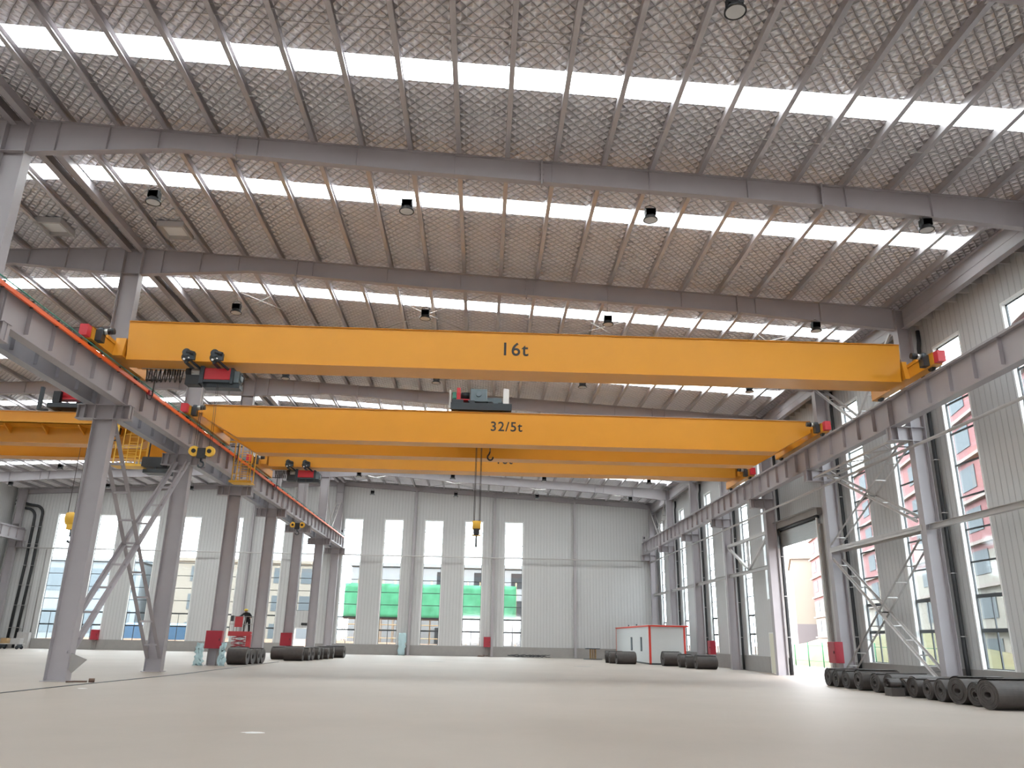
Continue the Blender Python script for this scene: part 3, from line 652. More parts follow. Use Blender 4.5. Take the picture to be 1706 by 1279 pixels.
# ------------------------------------------------------------------ hoists
def hoist(x, y, z, lab):
    """low headroom wire rope hoist under a single girder: x centre of the drum, z girder underside"""
    t = thing('wire_rope_hoist', lab, 'hoist', (x, y, z))
    MB().box(-.42, .62, -.30, .22, -.62, -.14).build('drum_cover', red, t, .02)
    MB().box(-.58, -.42, -.36, .3, -.80, -.08).build('end_plate', dark, t, .01); MB().box(.62, .74, -.32, .28, -.78, -.12).build('end_plate', dark, t, .01)
    m_ = MB(); m_.cyl((-.58, -.05, -.27), (-.98, -.05, -.27), .16, 16)
    for j in range(8):
        a = j*math.pi/4; m_.box(-.95, -.6, -.05+.16*math.cos(a)-.012, -.05+.16*math.cos(a)+.012, -.27+.16*math.sin(a)-.012, -.27+.16*math.sin(a)+.012)
    m_.build('hoist_motor', silver, t)
    MB().cyl((-.98, -.05, -.27), (-1.2, -.05, -.27), .17, 16).build('brake_cover', black, t)
    MB().box(-1.12, -.56, -.34, .1, -.86, -.46).build('control_box', black, t, .01)
    m_ = MB(); m_.hexa([(-.42, -.34, -.74), (.62, -.34, -.74), (.74, .3, -.74), (-.42, .3, -.74), (-.42, -.34, -.64), (.62, -.34, -.64), (.66, .3, -.64), (-.42, .3, -.64)]); m_.box(-.42, 1.0, -.2, .25, -.92, -.74); m_.build('lower_frame', dark, t)
    m_ = MB(); m_.box(.74, .95, -.22, .22, -.7, -.22); m_.cyl((.95, 0, -.45), (1.02, 0, -.45), .18, 12); m_.build('gear_case', machine, t, .02)
    MB().tube([(.95, -.1, -.3), (1.12, -.1, -.45), (1.08, -.05, -.7), (.9, 0, -.8)], .02, 6).build('power_cable', black, t)
    for k, xx_ in enumerate((-.98, .12)):
        for s in (-1, 1):
            MB().cyl((xx_, s*.86-.03, .10), (xx_, s*.86+.06, .10), .20, 18).build('trolley_wheel', black, t)
            q = MB(); q.cyl((xx_, s*.93, .26), (xx_, s*.98, .26), .16, 12); q.box(xx_-.02, xx_+.34, s*.9-.05, s*.9+.08, -.02, .26); q.build('side_plate', dark, t)
            if s < 0:
                MB().cyl((xx_+.02, -.93, .30), (xx_+.3, -.93, .22), .09, 10).build('travel_motor', black, t)
                MB().cyl((xx_-.03, -1.03, -.04), (xx_-.03, -1.0, -.04), .045, 8).build('axle_cap', white, t); MB().cyl((xx_+.14, -1.03, .02), (xx_+.14, -1.0, .02), .028, 8).build('axle_cap', white, t)
        m_ = MB(); m_.rect((xx_+.12, -.9, .0), (xx_+.4, -.3, -.2), .07, .07); m_.box(xx_-.05, xx_+.05, -.9, .9, -.16, -.08); m_.build('cross_beam', dark, t)
    return t
def hook_block(x, y, z, ztop_, lab, sheaves=2, r=.2, ropes=4, yel=True):
    t = thing('hook_block', lab, 'hook', (x, y, z))
    my = yellow2 if yel else dark
    for s in ((-1, 1) if sheaves == 2 else (0,)):
        m_ = MB(); m_.lathe((s*.3, -.06, .0), (0, 1, 0), [(0, .03), (0, r), (.03, r), (.06, r*.85), (.09, r), (.12, r), (.12, .03)], 20); m_.build('sheave', my, t)
        MB().cyl((s*.3, -.1, 0), (s*.3, .1, 0), r*.42, 12).build('sheave_hub', black, t)
    m_ = MB(); m_.box(-.16, .16, -.1, .1, -.28, .12) if sheaves == 2 else m_.box(-r*1.1, r*1.1, -.12, .12, -.3, .05); m_.build('block_body', black, t, .02)
    pts = [(0, 0, -.3), (0, 0, -.42)]+[(.09+.0-.11*math.cos(a), 0, -.53-.11*math.sin(a)) for a in [math.pi*k/10*1.35 for k in range(0, 11)]]
    pts = [(0, 0, -.28), (0, 0, -.4)]+[(.02+.11*math.sin(a), 0, -.52+.11*math.cos(a)) for a in [math.pi*k/9*1.45 for k in range(0, 10)]]
    MB().tube(pts, .035, 8).build('hook', dark, t)
    m_ = MB()
    for j in range(ropes):
        xx_ = (-1 if j % 2 else 1)*(.3 if sheaves == 2 else r*.7)+(.04 if j > 1 else -.04); m_.cyl((xx_, 0, .05), (xx_*.8, 0, ztop_-z), .009, 5)
    m_.build('wire_ropes', rope_m, t)
    return t
hoist(-10.9, C1Y, 12.03, 'red and black wire rope hoist under the nearest 16t crane')
hoist(-12.0, C3Y, 12.36, 'red and black wire rope hoist under the farthest crane')
hook_block(-11.0, 30.1, 8.5, 11.25, 'twin yellow sheave hook block hanging in front of the left runway, from the nearest hoist', r=.2)
hook_block(-12.1, C3Y-.3, 8.6, 11.6, 'small twin sheave hook block hanging from the farthest hoist', r=.18)
# trolley on the 32/5t crane
t = thing('crab_trolley', 'dark machinery trolley with red drum brackets on top of the 32/5t crane', 'trolley', (-.35, 41.45, 13.05))
m_ = MB(); m_.box(-1.55, 1.65, -2.0, 2.0, .18, .42); m_.box(-1.55, 1.65, -2.05, -1.95, .12, .5); m_.build('trolley_frame', dark, t, .01)
for x in (-1.1, 1.1):
    for y in (-1.69, 1.71): MB().cyl((x, y-.06, .32), (x, y+.06, .32), .17, 14).build('wheel', black, t)
MB().box(-.55, .35, -1.6, -.9, .75, 1.42).build('gearbox', machine, t, .04)
m_ = MB(); m_.cyl((-.1, -1.66, 1.1), (-.1, -1.55, 1.1), .14, 16); m_.box(-.65, .42, -1.65, -.85, .70, .78); m_.box(-.5, -.4, -1.5, -1.0, .42, .75); m_.box(.2, .3, -1.5, -1.0, .42, .75); m_.build('gearbox_cover', machine, t, .01)
m_ = MB(); m_.cyl((-1.25, -1.2, 1.22), (-1.1, -1.2, 1.22), .27, 16); m_.box(-1.28, -1.08, -1.45, -.95, .85, 1.5); m_.box(-1.3, -.55, -1.45, -.95, .82, .88); m_.build('brake_bracket', red, t, .01)
MB().cyl((-1.05, -1.2, 1.12), (-.6, -1.2, 1.12), .2, 14).build('lifting_motor', black, t)
m_ = MB(); m_.tube([(-1.5, -1.3, .9), (-1.3, -1.35, .95), (-1.2, -1.4, .8), (-1.05, -1.4, .5)], .05, 8); m_.box(-1.5, -1.3, -1.3, -1.0, .95, 1.3); m_.build('green_cable_bend', teal, t)
MB().cyl((-1.0, .1, .95), (1.2, .1, .95), .32, 20).build('rope_drum', dark, t)
MB().cyl((-1.0, 1.1, .85), (.8, 1.1, .85), .24, 20).build('auxiliary_drum', dark, t)
m_ = MB(); m_.box(-1.5, -.9, -1.9, -.9, .42, .72); m_.box(.95, 1.3, -1.2, .6, .42, .8); m_.box(-.6, -.3, -1.85, -1.6, .42, .7); m_.build('bearing_blocks', dark, t, .02)
MB().box(1.2, 1.5, -1.95, -1.6, .5, 1.35).build('control_cabinet', white, t, .01)
MB().box(.35, 1.15, -.9, -.3, .42, 1.15).build('electrical_box', machine, t, .01)
m_ = MB(); m_.sphere((.55, -1.75, .55), .17, (1, 1, .7)); m_.build('horn_cover', black, t)
MB().box(-1.65, -1.55, -1.98, -1.7, .2, 1.2).build('end_guard', lightsteel, t)
t = thing('hook_block', 'large yellow and black hook block hanging from the 32/5t crane before the far wall', 'hook', (-.36, 41.4, 7.3))
m_ = MB(); m_.box(-.2, .2, -.2, .2, 0, .12); m_.cyl((-.22, 0, .14), (.22, 0, .14), .24, 20); m_.build('sheave_housing', yellow2, t)
m_ = MB(); m_.box(-.16, .16, -.14, .14, -.3, 0); m_.cyl((0, 0, -.3), (0, 0, -.38), .14, 12); m_.build('block_body', black, t, .01)
MB().box(-.22, .22, -.05, .05, -.42, -.34).build('crosspiece', yellow2, t)
MB().tube([(0, 0, -.35), (0, 0, -.85)]+[(0+.0, .1-.1*math.cos(a), -.85-.1*math.sin(a)) for a in [math.pi*k/8 for k in range(1, 9)]], .05, 8).build('hook', dark, t)
m_ = MB()
for x, y in ((-.17, -.1), (-.12, .1), (.12, -.1), (.17, .1)): m_.cyl((x, y, .2), (x*.9, y, 5.95), .016, 6)
m_.build('wire_ropes', rope_m, t)
t = thing('auxiliary_hook', 'small black hook pulled up close under the 32/5t crane girder', 'hook', (.24, 41.6, 11.35))
m_ = MB(); m_.tube([(0, 0, .1), (-.04, 0, -.02)]+[(.02+.15*math.sin(a), 0, -.2+.17*math.cos(a)) for a in [-.6-math.pi*k/9*1.35 for k in range(10)]], .045, 8); m_.build('hook', black, t)
MB().cyl((0, 0, .1), (0, 0, 1.9), .03, 6).build('wire_rope', rope_m, t)
# machinery of the left bay crane
t = thing('crab_trolley', 'dark machinery trolley with red parts on top of the left bay crane', 'trolley', (-22.3, 43.5, 13.1))
m_ = MB(); m_.box(-1.5, 1.5, -2.0, 2.0, .18, .42); m_.build('trolley_frame', dark, t)
for x in (-1.1, 1.1):
    for y in (-1.33, 2.16-.0): MB().cyl((x, y-.06, .32), (x, y+.06, .32), .17, 14).build('wheel', black, t)
m_ = MB(); m_.cyl((-1.1, -1.5, 1.0), (-.2, -1.5, 1.0), .25, 14); m_.box(-1.2, 0, -1.7, -1.2, .7, .8); m_.build('brake_bracket', red, t)
m_ = MB(); m_.box(.1, 1.2, -1.7, -.9, .5, 1.0); m_.cyl((-1, .2, .9), (1, .2, .9), .3, 16); m_.build('rope_drum', dark, t, .01)
MB().box(-2.0, -1.85, -2.0, -1.8, 0, 1.3).build('end_guard', dark, t)
MB().box(-1.3, -.9, -1.95, -1.7, .45, 1.1).build('lifting_motor', black, t, .02)
hook_block(-19.5, 40.7, 11.95, 12.3, 'dark hook with yellow sheave drawn up under the left bay crane', sheaves=1, r=.22, ropes=2)
t = thing('hook_block', 'big yellow hook block half hidden behind the nearest left column', 'hook', (-22.35, 43.7, 7.6))
m_ = MB(); m_.cyl((-.3, 0, 0), (.3, 0, 0), .36, 20); m_.box(-.3, .3, -.3, .3, -.1, .05); m_.build('sheave_housing', yellow2, t)
m_ = MB(); m_.box(-.22, .22, -.2, .2, -.6, -.1); m_.build('block_body', yellow2, t, .02); MB().tube([(0, 0, -.6), (0, 0, -.9), (.15, 0, -1.1), (.05, 0, -1.3), (-.12, 0, -1.2)], .07, 8).build('hook', dark, t)
m_ = MB()
for x, y in ((-.25, -.2), (-.1, .2), (.1, -.2), (.25, .2)): m_.cyl((x, y, .2), (x, y, 5.72), .016, 6)
m_.build('wire_ropes', rope_m, t)
# ------------------------------------------------------------------ high bay lamps under the rafters
LT = None
LX = [-10.95, -2.8, 5.2, 14.45]; SIDE = ['leftmost', 'second from left', 'third from left', 'rightmost']
def lamp(x, y, label):
    global LT
    rd = MB()
    if LT is None:
        t = thing('high_bay_lamp', label, 'lamp', (x, y, 15.0), group='high bay lamps')
        m_ = MB(); m_.box(-.15, .15, -.13, .13, .12, .34)
        for j in range(7): m_.box(-.17, .17, -.13+j*.04, -.118+j*.04, .12, .36)
        m_.cyl((0, 0, .0), (0, 0, .14), .23, 24, .15); m_.build('housing', black, t)
        m_ = MB(); m_.lathe((0, 0, 0), (0, 0, -1), [(-.03, .22), (0, .245), (.035, .245), (.035, .21), (.0, .2)], 28); m_.build('rim', black, t)
        MB().cyl((0, 0, -.012), (0, 0, -.03), .212, 24).build('lens', lens_m, t)
        m_ = MB(); m_.tube([(-.16, 0, .2), (-.16, 0, .46), (0, 0, .52), (.16, 0, .46), (.16, 0, .2)], .014, 6); m_.build('bracket', black, t)
        LT = t
    else: t = dup(LT, (x, y, 15.0), label)
    return t
def rod_for(t, x):
    L_ = ztop(x)-.8-15.0
    zb = .52; MB().cyl((0, 0, zb), (0, 0, L_+.05), .01, 6).build('suspension_rod', lightsteel, t)
L0 = []
for k in range(1, 9):
    for i, x in enumerate(LX):
        if k == 8 and i != 2: continue
        L0.append((lamp(x, FR[k], 'round black lamp, %s under the %s main bay rafter from the far wall' % (SIDE[i], ORD[k-1])), x))
for k in (1, 2, 3, 4):
    for i, x in enumerate(LX):
        if i == 3 and k > 1: continue
        L0.append((lamp(mir(x), FR[k], 'black lamp, %s from the ridge, under the %s left bay rafter from far wall' % (ORD[i], ORD[k-1])), x))
for t, x in L0: rod_for(t, x)
# ------------------------------------------------------------------ black drain pipes
def pipe(pts, r, lab, m=black, clips=()):
    t = thing('drain_pipe', lab, 'pipe', group='drain pipes'); MB().tube(pts, r, 12).build('pipe', m, t)
    for c in clips:
        z = c; p = min((q for q in pts), key=lambda q: abs(q[2]-z)); lo = [a for a in pts if a[2] >= z]; p = pts[-1]
        MB().box(p[0]-r-.03, p[0]+r+.03, p[1]-r-.02, p[1]+r+.02, z-.015, z+.015).build('pipe_clip', lightsteel, t)
for k in range(1, 8):
    y = FR[k]
    place = '%s frame from far wall' % ORD[k-1]
    pipe([(XW-.12, y-.32, 15.0), (XW-.12, y-.32, 14.5), (XW-.19, y-.34, 14.15), (XW-.19, y-.34, 13), (XW-.19, y-.34, 1.3), (XW-.19, y-.34, .05)], .085, 'black drain pipe on the near side of the right column, %s' % place, clips=(2.2, 4.6, 7, 9.2, 12.2))
for s in (6, 7):
    y = FR[s]
    pipe([(XW-.19, y+.36, 9.6), (XW-.19, y+.36, 5), (XW-.19, y+.36, .05)], .085, 'black drain pipe on the far side of the right column, %s frame from far wall' % ORD[s-1], clips=(2.2, 4.6, 7.2))
for i, x in enumerate((-47.75, -47.0)):
    xx_ = x-.3; pts = [(-50.0, YG-.2, 14.6+.35*i), (x-1.6, YG-.2, 14.2+.35*i)]+[(x-.9+.9*math.sin(a), YG-.2, 13.2+.35*i+.9*math.cos(a)) for a in [math.pi/2*j/6 for j in range(7)]]+[(x, YG-.2, 8), (x-.25, YG-.2, .05)]
    t = thing('drain_pipe', '%s of two thick black pipes bending down the far left corner' % ('left' if i == 0 else 'right'), 'pipe', group='corner drain pipes'); MB().tube(pts, .14, 12).build('pipe', black, t)
    for z in (2, 4.2, 6.2, 8.2, 10.4, 12.2): MB().box(x-.25, x+.2, YG-.36, YG-.01, z-.02, z+.02).build('pipe_clip', lightsteel, t)
for i, x in enumerate((-46.7, -45.9)):
    tag(MB().cyl((x, YG-.08, 1.6), (x, YG-.08, 9.9), .045, 8).build('conduit', plinth_m), 'thin grey conduit on the far left wall, %s of two' % ('left' if i == 0 else 'right'), 'conduit')
t = thing('electrical_cabinet', 'pale grey floor cabinet at the foot of the two conduits, far left corner', 'cabinet', (-46.3, YG-.35, 0))
MB().box(-.6, .6, -.25, .25, 0, 1.55).build('body', lightsteel, t, .01); MB().box(-.55, -.02, -.27, -.25, .1, 1.45).build('door', lightsteel, t); MB().box(.02, .55, -.27, -.25, .1, 1.45).build('door', lightsteel, t)
# ------------------------------------------------------------------ rolled belts on the floor
def roll(x, y, r, length, label, group, seed, rz=0, flat=.94, hole=.28, name='belt_roll'):
    rnd = random.Random(seed); t = thing(name, label, 'roll', (x, y, 0), rz, group)
    prof = [(.03, r*hole*.55)]; n_ = 7
    for j in range(n_):
        ra = r*hole+(r-r*hole)*j/n_; rb = r*hole+(r-r*hole)*(j+1)/n_; o = rnd.uniform(0, .05)
        prof += [(o, ra+.004), (o, rb-.006), (o+.025, rb-.002)]
    o = prof[-1][0]
    prof = [(length*.4, .01), (length*.4, r*hole*.7)]+[(.05, r*hole*.9)]+prof[1:]+[(o, r)]+[(length-.02, r), (length, r-.02), (length-.01, r*.6), (length-.03, r*.3), (length-.3, r*.25)]
    m_ = MB(); m_.lathe((0, 0, 0), (1, 0, 0), prof, 40)
    ph = rnd.uniform(0, 6.28)
    v2 = []
    for (a, b, c) in m_.v:
        ang = math.atan2(c, b); rr = math.hypot(b, c); k = 1+.018*math.sin(2*ang+ph)+.012*math.sin(3*ang+ph*2)
        zz = c*k*flat; inner = rr < r*hole
        v2.append((a, b*k*1.02*(1.25 if inner else 1), zz*(.75 if inner else 1)))
    lo = min(p[2] for p in v2); m_.v = [(a, b, c-lo) for a, b, c in v2]
    m_.build('coiled_belt', rubber, t)
    f = MB(); a0 = rnd.uniform(.2, 1.2); pts = []
    for j in range(9):
        a = a0+j*.14; rr = r*(1.0+.012+.018*j*.4); pts.append((rr*math.cos(a)*1.02, rr*math.sin(a)*flat-lo))
    for (p, q) in zip(pts[:-1], pts[1:]):
        n2 = Vector((0, p[0], p[1]+lo)).normalized()*.014
        f.hexa([(.03, p[0], p[1]), (length-.05, p[0], p[1]), (length-.05, q[0], q[1]), (.03, q[0], q[1]), (.03, p[0]+n2.y, p[1]+n2.z), (length-.05, p[0]+n2.y, p[1]+n2.z), (length-.05, q[0]+n2.y, q[1]+n2.z), (.03, q[0]+n2.y, q[1]+n2.z)])
    f.build('loose_belt_end', rubber, t)
    return t
GR = 'black belt rolls in the long row by the right wall'
row = [(25.15, .47, 15.55), (26.42, .375, 15.95), (27.35, .46, 15.9), (28.42, .385, 15.95), (29.35, .36, 16.0), (30.35, .385, 16.0), (31.35, .33, 16.15), (32.2, .40, 16.05), (33.35, .39, 16.05), (34.75, .43, 16.0), (36.05, .385, 16.05), (37.15, .38, 16.1), (38.1, .40, 16.15)]
for i, (y, r, x) in enumerate(row):
    lab = 'black belt roll in the long row by the right wall, %s' % ('largest, nearest the camera' if i == 0 else 'farthest, beside the doorway' if i == 12 else '%s counted from the nearest' % ORD[i])
    roll(x, y, r, 1.75 if i else 2.6, lab, GR, i, rz=R_(random.uniform(-2, 3)+(6 if i < 3 else 0)))
t = roll(15.5, 31.25, .17, .55, 'small dark coil lying crosswise in front of the long roll row', None, 77, rz=R_(12), hole=.55); t.location.z = .30
tag(t); sm = MB().box(15.55, 16.05, 31.0, 31.55, 0, .30).build('rubber_offcut', rubber); tag(sm, 'folded black rubber offcut under the small coil in the roll row', 'rubber')
def cluster(lst, desc, grp, seed):
    for i, (x, y, r, l, rz) in enumerate(lst): roll(x, y, r, l, 'black belt roll %s, %s' % (desc, ['nearest the camera', 'second from the camera', 'third from the camera', 'fourth from the camera', 'fifth from the camera', 'sixth from the camera', 'seventh from the camera', 'eighth from the camera'][i]), grp, seed+i, R_(rz), hole=.25)
cluster([(-15.4, 51.3, .53, 1.2, 2), (-15.35, 52.45, .5, 1.2, -3), (-15.3, 53.5, .48, 1.2, 3), (-15.3, 54.6, .48, 1.2, -2)], 'beside the red lift between left columns', 'belt rolls by the left columns', 100)
cluster([(-14.15, 60.6, .52, 1.35, 3), (-13.95, 61.8, .5, 1.35, 0), (-13.85, 63.0, .48, 1.3, -4), (-13.7, 64.2, .5, 1.35, 0), (-13.6, 65.4, .47, 1.3, 4), (-13.5, 66.8, .46, 1.4, 0), (-13.4, 68.4, .5, 1.4, 3), (-13.2, 71.5, .52, 1.6, -3)], 'in the row beyond the lift', 'belt rolls beyond the lift', 120)
roll(-15.75, 63.4, .5, 1.2, 'lone black belt roll left of the row beyond the lift', None, 140)
cluster([(11.2, 67.6, .5, 1.6, 3), (10.85, 69.2, .5, 1.2, 0), (10.75, 70.7, .5, 1.5, -5)], 'in front of the white cabin wall', 'belt rolls left of the cabin', 150)
cluster([(15.3, 58.3, .5, 1.5, 3), (15.0, 59.9, .46, 1.2, -6), (14.9, 61.6, .5, 1.0, 0), (14.3, 64.4, .56, 1.5, 4)], 'before the white cabin corner', 'belt rolls right of the cabin', 160)
# ------------------------------------------------------------------ red cabinets on the columns
def cabinet(x, y, z, wx, wy, h, lab, face):
    t = thing('distribution_box', lab, 'cabinet', (x, y, z), group='red distribution boxes')
    MB().box(-wx/2, wx/2, -wy/2, wy/2, 0, h).build('body', redbox, t, .015)
    if face == 'y': MB().box(-wx/2+.04, wx/2-.04, -wy/2-.012, -wy/2, .05, h-.05).build('door', redbox, t); MB().box(wx/2-.14, wx/2-.1, -wy/2-.04, -wy/2-.012, h/2-.06, h/2+.06).build('handle', black, t)
    else: MB().box(-wx/2-.012, -wx/2, -wy/2+.04, wy/2-.04, .05, h-.05).build('door', redbox, t); MB().box(-wx/2-.04, -wx/2-.012, -wy/2+.1, -wy/2+.14, h/2-.06, h/2+.06).build('handle', black, t)
    m_ = MB()
    for s in (-1, 1): m_.cyl((s*wx*.25, 0, 0), (s*wx*.25, .05, -z+.01), .03, 8)
    m_.build('cable_conduits', plinth_m, t)
cabinet(-15.68, FR[4]-.42, .95, .95, .35, 1.0, 'dark red distribution box on the left row column wrapped in blue film', 'y')
cabinet(-15.68, FR[2]-.42, .95, .9, .35, 1.0, 'dark red distribution box on the left row column beyond the lift', 'y')
cabinet(-15.68-23.6, YG-.3, .95, .75, .35, 1.0, 'dark red distribution box against the far wall of the left bay', 'y')
cabinet(.72, YG-.3, .95, .7, .35, 1.0, 'dark red distribution box at the far wall below the hanging hook', 'y')
cabinet(XR-.56, FR[5]-.05, .95, .42, .85, 1.0, 'dark red distribution box on the right column beside the roller door', 'x')
cabinet(XR-.56, 62.5, .95, .42, .75, 1.0, 'dark red distribution box on the right wall near the white cabin', 'x')
rr = random.Random(5)
def film_sheet(x, y, w_, h, lab, m=film):
    b = MB(); n1, n2 = 8, 10; vs = []
    for j in range(n2+1):
        for i in range(n1+1): vs.append((x-w_/2+w_*i/n1+rr.uniform(-.05, .05)*(1+j*.2), y+rr.uniform(-.07, .07), h*(1-j/n2)+(.01 if j == n2 else rr.uniform(-.03, .03))))
    b.add(vs, [(j*(n1+1)+i, j*(n1+1)+i+1, (j+1)*(n1+1)+i+1, (j+1)*(n1+1)+i) for j in range(n2) for i in range(n1)], True)
    o = b.build('plastic_film', m); md = o.modifiers.new('thick', 'SOLIDIFY'); md.thickness = .006; tag(o, lab, 'plastic film')
film_sheet(-16.35, FR[4]-.75, .45, 1.25, 'crumpled pale blue film hanging left of the red box on the left column')
film_sheet(-15.0, FR[4]-.75, .3, 1.3, 'crumpled pale blue film hanging right of the red box on the left column')
film_sheet(-8.05, YG-.45, .75, 2.2, 'pale blue plastic film draped at the foot of the first far wall post')
# ------------------------------------------------------------------ site cabin
sx0, sx1, sy0, sy1, sh_ = 13.95, 17.0, 67.5, 84.0, 3.1
t = thing('site_cabin', 'white site office cabin with red edges in the far right corner', 'cabin', (sx0, sy0, 0))
dx, dy = sx1-sx0, sy1-sy0
MB().box(.02, dx-.02, .02, dy-.02, .1, sh_-.12).build('wall_panels', cabin_w, t)
m_ = MB(); m_.box(-.05, dx+.25, -.12, dy, sh_-.12, sh_); m_.build('roof_edge', cabin_r, t)
for x, y in ((0, 0), (dx-.16, 0), (0, dy-.16), (dx-.16, dy-.16)): MB().box(x, x+.16, y, y+.16, .0, sh_-.1).build('corner_post', cabin_r, t)
MB().box(0, dx, 0, dy, 0, .12).build('base_frame', dark, t)
MB().box(-.05, dx+.2, -.1, dy, sh_, sh_+.03).build('roof_sheet', cabin_w, t)
for a, b in ((3.1, 3.7), (7.6, 8.3)):
    f = MB().box(-.02, .03, a, b, 1.0, 2.15).build('cabin_window', dark, t); MB().box(-.03, -.02, a+.08, b-.08, 1.08, 2.07).build('window_glass', machine, f)
for a in (6.5, 10.5): tag(MB().box(sx0+.2, sx0+.3, sy0+a, sy0+a+.1, sh_+.03, sh_+.18).build('roof_vent', dark), 'tiny dark vent on the cabin roof, %s one' % ('nearer' if a < 7 else 'farther'), 'vent')
# cable reel used as a table
t = thing('cable_reel', 'dark cable reel standing on end beside the far wall', 'reel', (11.3, 82.3, 0))
m_ = MB(); m_.cyl((0, 0, .0), (0, 0, .06), .95, 28); m_.build('lower_flange', dark, t)
MB().cyl((0, 0, .98), (0, 0, 1.05), .75, 28).build('upper_flange', dark, t)
m_ = MB()
for j in range(8): a = j*math.pi/4; m_.rect((.3*math.cos(a), .3*math.sin(a), .06), (.3*math.cos(a), .3*math.sin(a), .98), .07, .07, up=(1, 0, 0))
m_.build('core_slats', wood, t)
# coil of cables near the far wall
b = MB()
for j in range(9):
    cx, cy = 3.4+j*.42, 84.2+rr.uniform(-.3, .3); r = .28+rr.uniform(0, .2)
    b.tube([(cx+r*1.4*math.cos(a), cy+r*math.sin(a), .04+.05*rr.random()+.02*k) for k, a in enumerate([i*.5 for i in range(14)])], .025, 6)
tag(b.build('cable_pile', black), 'tangled black cables lying along the far wall', 'cables', kind='stuff')
b = MB()
for j in range(7): a = rr.uniform(0, 3.1); cx, cy = .55+rr.uniform(-.6, .6), 84.3+rr.uniform(-.5, .3); b.rect((cx-.35*math.cos(a), cy-.3*math.sin(a), .04+.02*j), (cx+.35*math.cos(a), cy+.3*math.sin(a), .05+.02*j), .06, .04)
tag(b.build('scrap_pile', scrap_m), 'small scrap pile on the floor below the red box at the far wall', 'scrap', kind='stuff')
# cart with boxes in the far left corner
t = thing('tool_cart', 'low grey cart with brown crates near the far left window', 'cart', (-45.3, 81.5, 0))
m_ = MB(); m_.box(-1.0, 1.0, -.5, .5, .45, .52); m_.build('deck', lightsteel, t)
for x in (-.8, .8):
    for y in (-.4, .4): MB().cyl((x, y-.04, .16), (x, y+.04, .16), .16, 14).build('wheel', black, t)
m_ = MB()
for x in (-.8, .8): m_.box(x-.04, x+.04, -.4, .4, .14, .45)
m_.build('axle_frame', dark, t)
for i, (a, b_, m1, nm) in enumerate(((-.9, -.3, wood, 'left'), (.0, .9, lightsteel, 'right'))): tag(MB().box(-45.3+a, -45.3+b_, 81.15, 81.85, .522, 1.0).build('crate', m1, None, .02), '%s crate on the low cart in the far left corner' % ('brown left' if i == 0 else 'grey right'), 'crate')
# thin cable along the left row, bits by the nearest column
tag(MB().tube([(-14.15, 18, .012), (-14.1, 25.5, .012), (-14.0, 29, .012), (-13.75, 33, .012), (-13.5, 38, .012), (-13.6, 46, .012), (-13.9, 58, .012)], .014, 6).build('floor_cable', dark), 'thin dark cable lying along the floor beside the left columns', 'cable')
tag(MB().tube([(-15.0, 30.95, .03), (-14.75, 31.1, .035), (-14.4, 31.3, .03)], .03, 8).build('pipe_offcut', scrap_m), 'thin pipe offcut on the floor at the nearest left column', 'pipe')
t = thing('short_tube', 'small dark tube end lying right of the nearest left column', 'tube', (-14.35, 31.3, 0)); m_ = MB(); m_.lathe((0, 0, .07), (1, .5, 0), [(0, .05), (0, .07), (.2, .07), (.2, .05), (0, .05)], 16); m_.build('tube', scrap_m, t)
tag(MB().hexa([(-15.22, 31.45, .45), (-15.1, 31.45, .3), (-15.1, 31.49, .3), (-15.22, 31.49, .45), (-15.22, 31.45, 1.0), (-14.62, 31.45, .78), (-14.62, 31.49, .78), (-15.22, 31.49, 1.0)]).build('gusset_plate', plinth_m), 'angular dark plate leaning at the foot of the nearest left column', 'plate')
for i, (x, y, s) in enumerate(((-4.3, 16.5, .16), (-13.0, 28.0, .12), (7.5, 60, .5), (-3.4, 66, .5))):
    b = MB(); vs = [(x+s*rr.uniform(.6, 1.2)*math.cos(a)*1.6, y+s*rr.uniform(.6, 1.2)*math.sin(a), .004) for a in [k*math.pi/5 for k in range(10)]]
    b.add(vs+[(p[0], p[1], .0005) for p in vs], [tuple(range(10)), tuple(reversed(range(10, 20)))]+[(k, (k+1) % 10, 10+(k+1) % 10, 10+k) for k in range(10)])
    tag(b.build('floor_debris', plinth_m if i > 1 else white), ('pale scrap of paper on the near floor', 'tiny white scrap near the nearest left column', 'thin grey patch of sheet on the floor right of centre', 'thin grey patch of sheet on the floor left of centre')[i], 'debris')
# ------------------------------------------------------------------ scissor lift and its operator
LXc, LYc = -17.6, 61.3
lift_red = mat('lift_red_paint', (.50, .05, .06), .45)
t = thing('scissor_lift', 'red scissor lift with a guard railing, raised beside the left columns', 'lift', (LXc, LYc, 0))
m_ = MB(); m_.box(-.8, .8, -.45, .45, .15, .55); m_.build('chassis', lift_red, t, .03)
for x in (-.55, .55):
    for y in (-.42, .42): MB().cyl((x, y-.08, .2), (x, y+.08, .2), .2, 16).build('wheel', black, t)
PZ = 1.92
m_ = MB()
for j in range(4):
    z0, z1 = .55+j*.3, .85+j*.3
    for y in (-.34, .34):
        m_.rect((-.6, y, z0+.04), (.4, y, z1-.04), .08, .05); m_.rect((.4, y, z0+.04), (-.6, y, z1-.04), .08, .05)
m_.build('scissor_arms', redbox, t)
m_ = MB(); m_.box(-.82, .82, -.48, .48, PZ-.12, PZ+.02); m_.box(-.85, .8, -.52, -.48, PZ-.28, PZ+.05); m_.build('platform', lift_red, t, .01)
MB().box(.45, .78, -.4, .4, .55, PZ-.15).build('rear_housing', lift_red, t, .02)
m_ = MB()
for x in (-.8, -.3, .3, .8):
    for y in (-.46, .46): m_.rect((x, y, PZ), (x, y, PZ+1.1), .045, .045, up=(1, 0, 0))
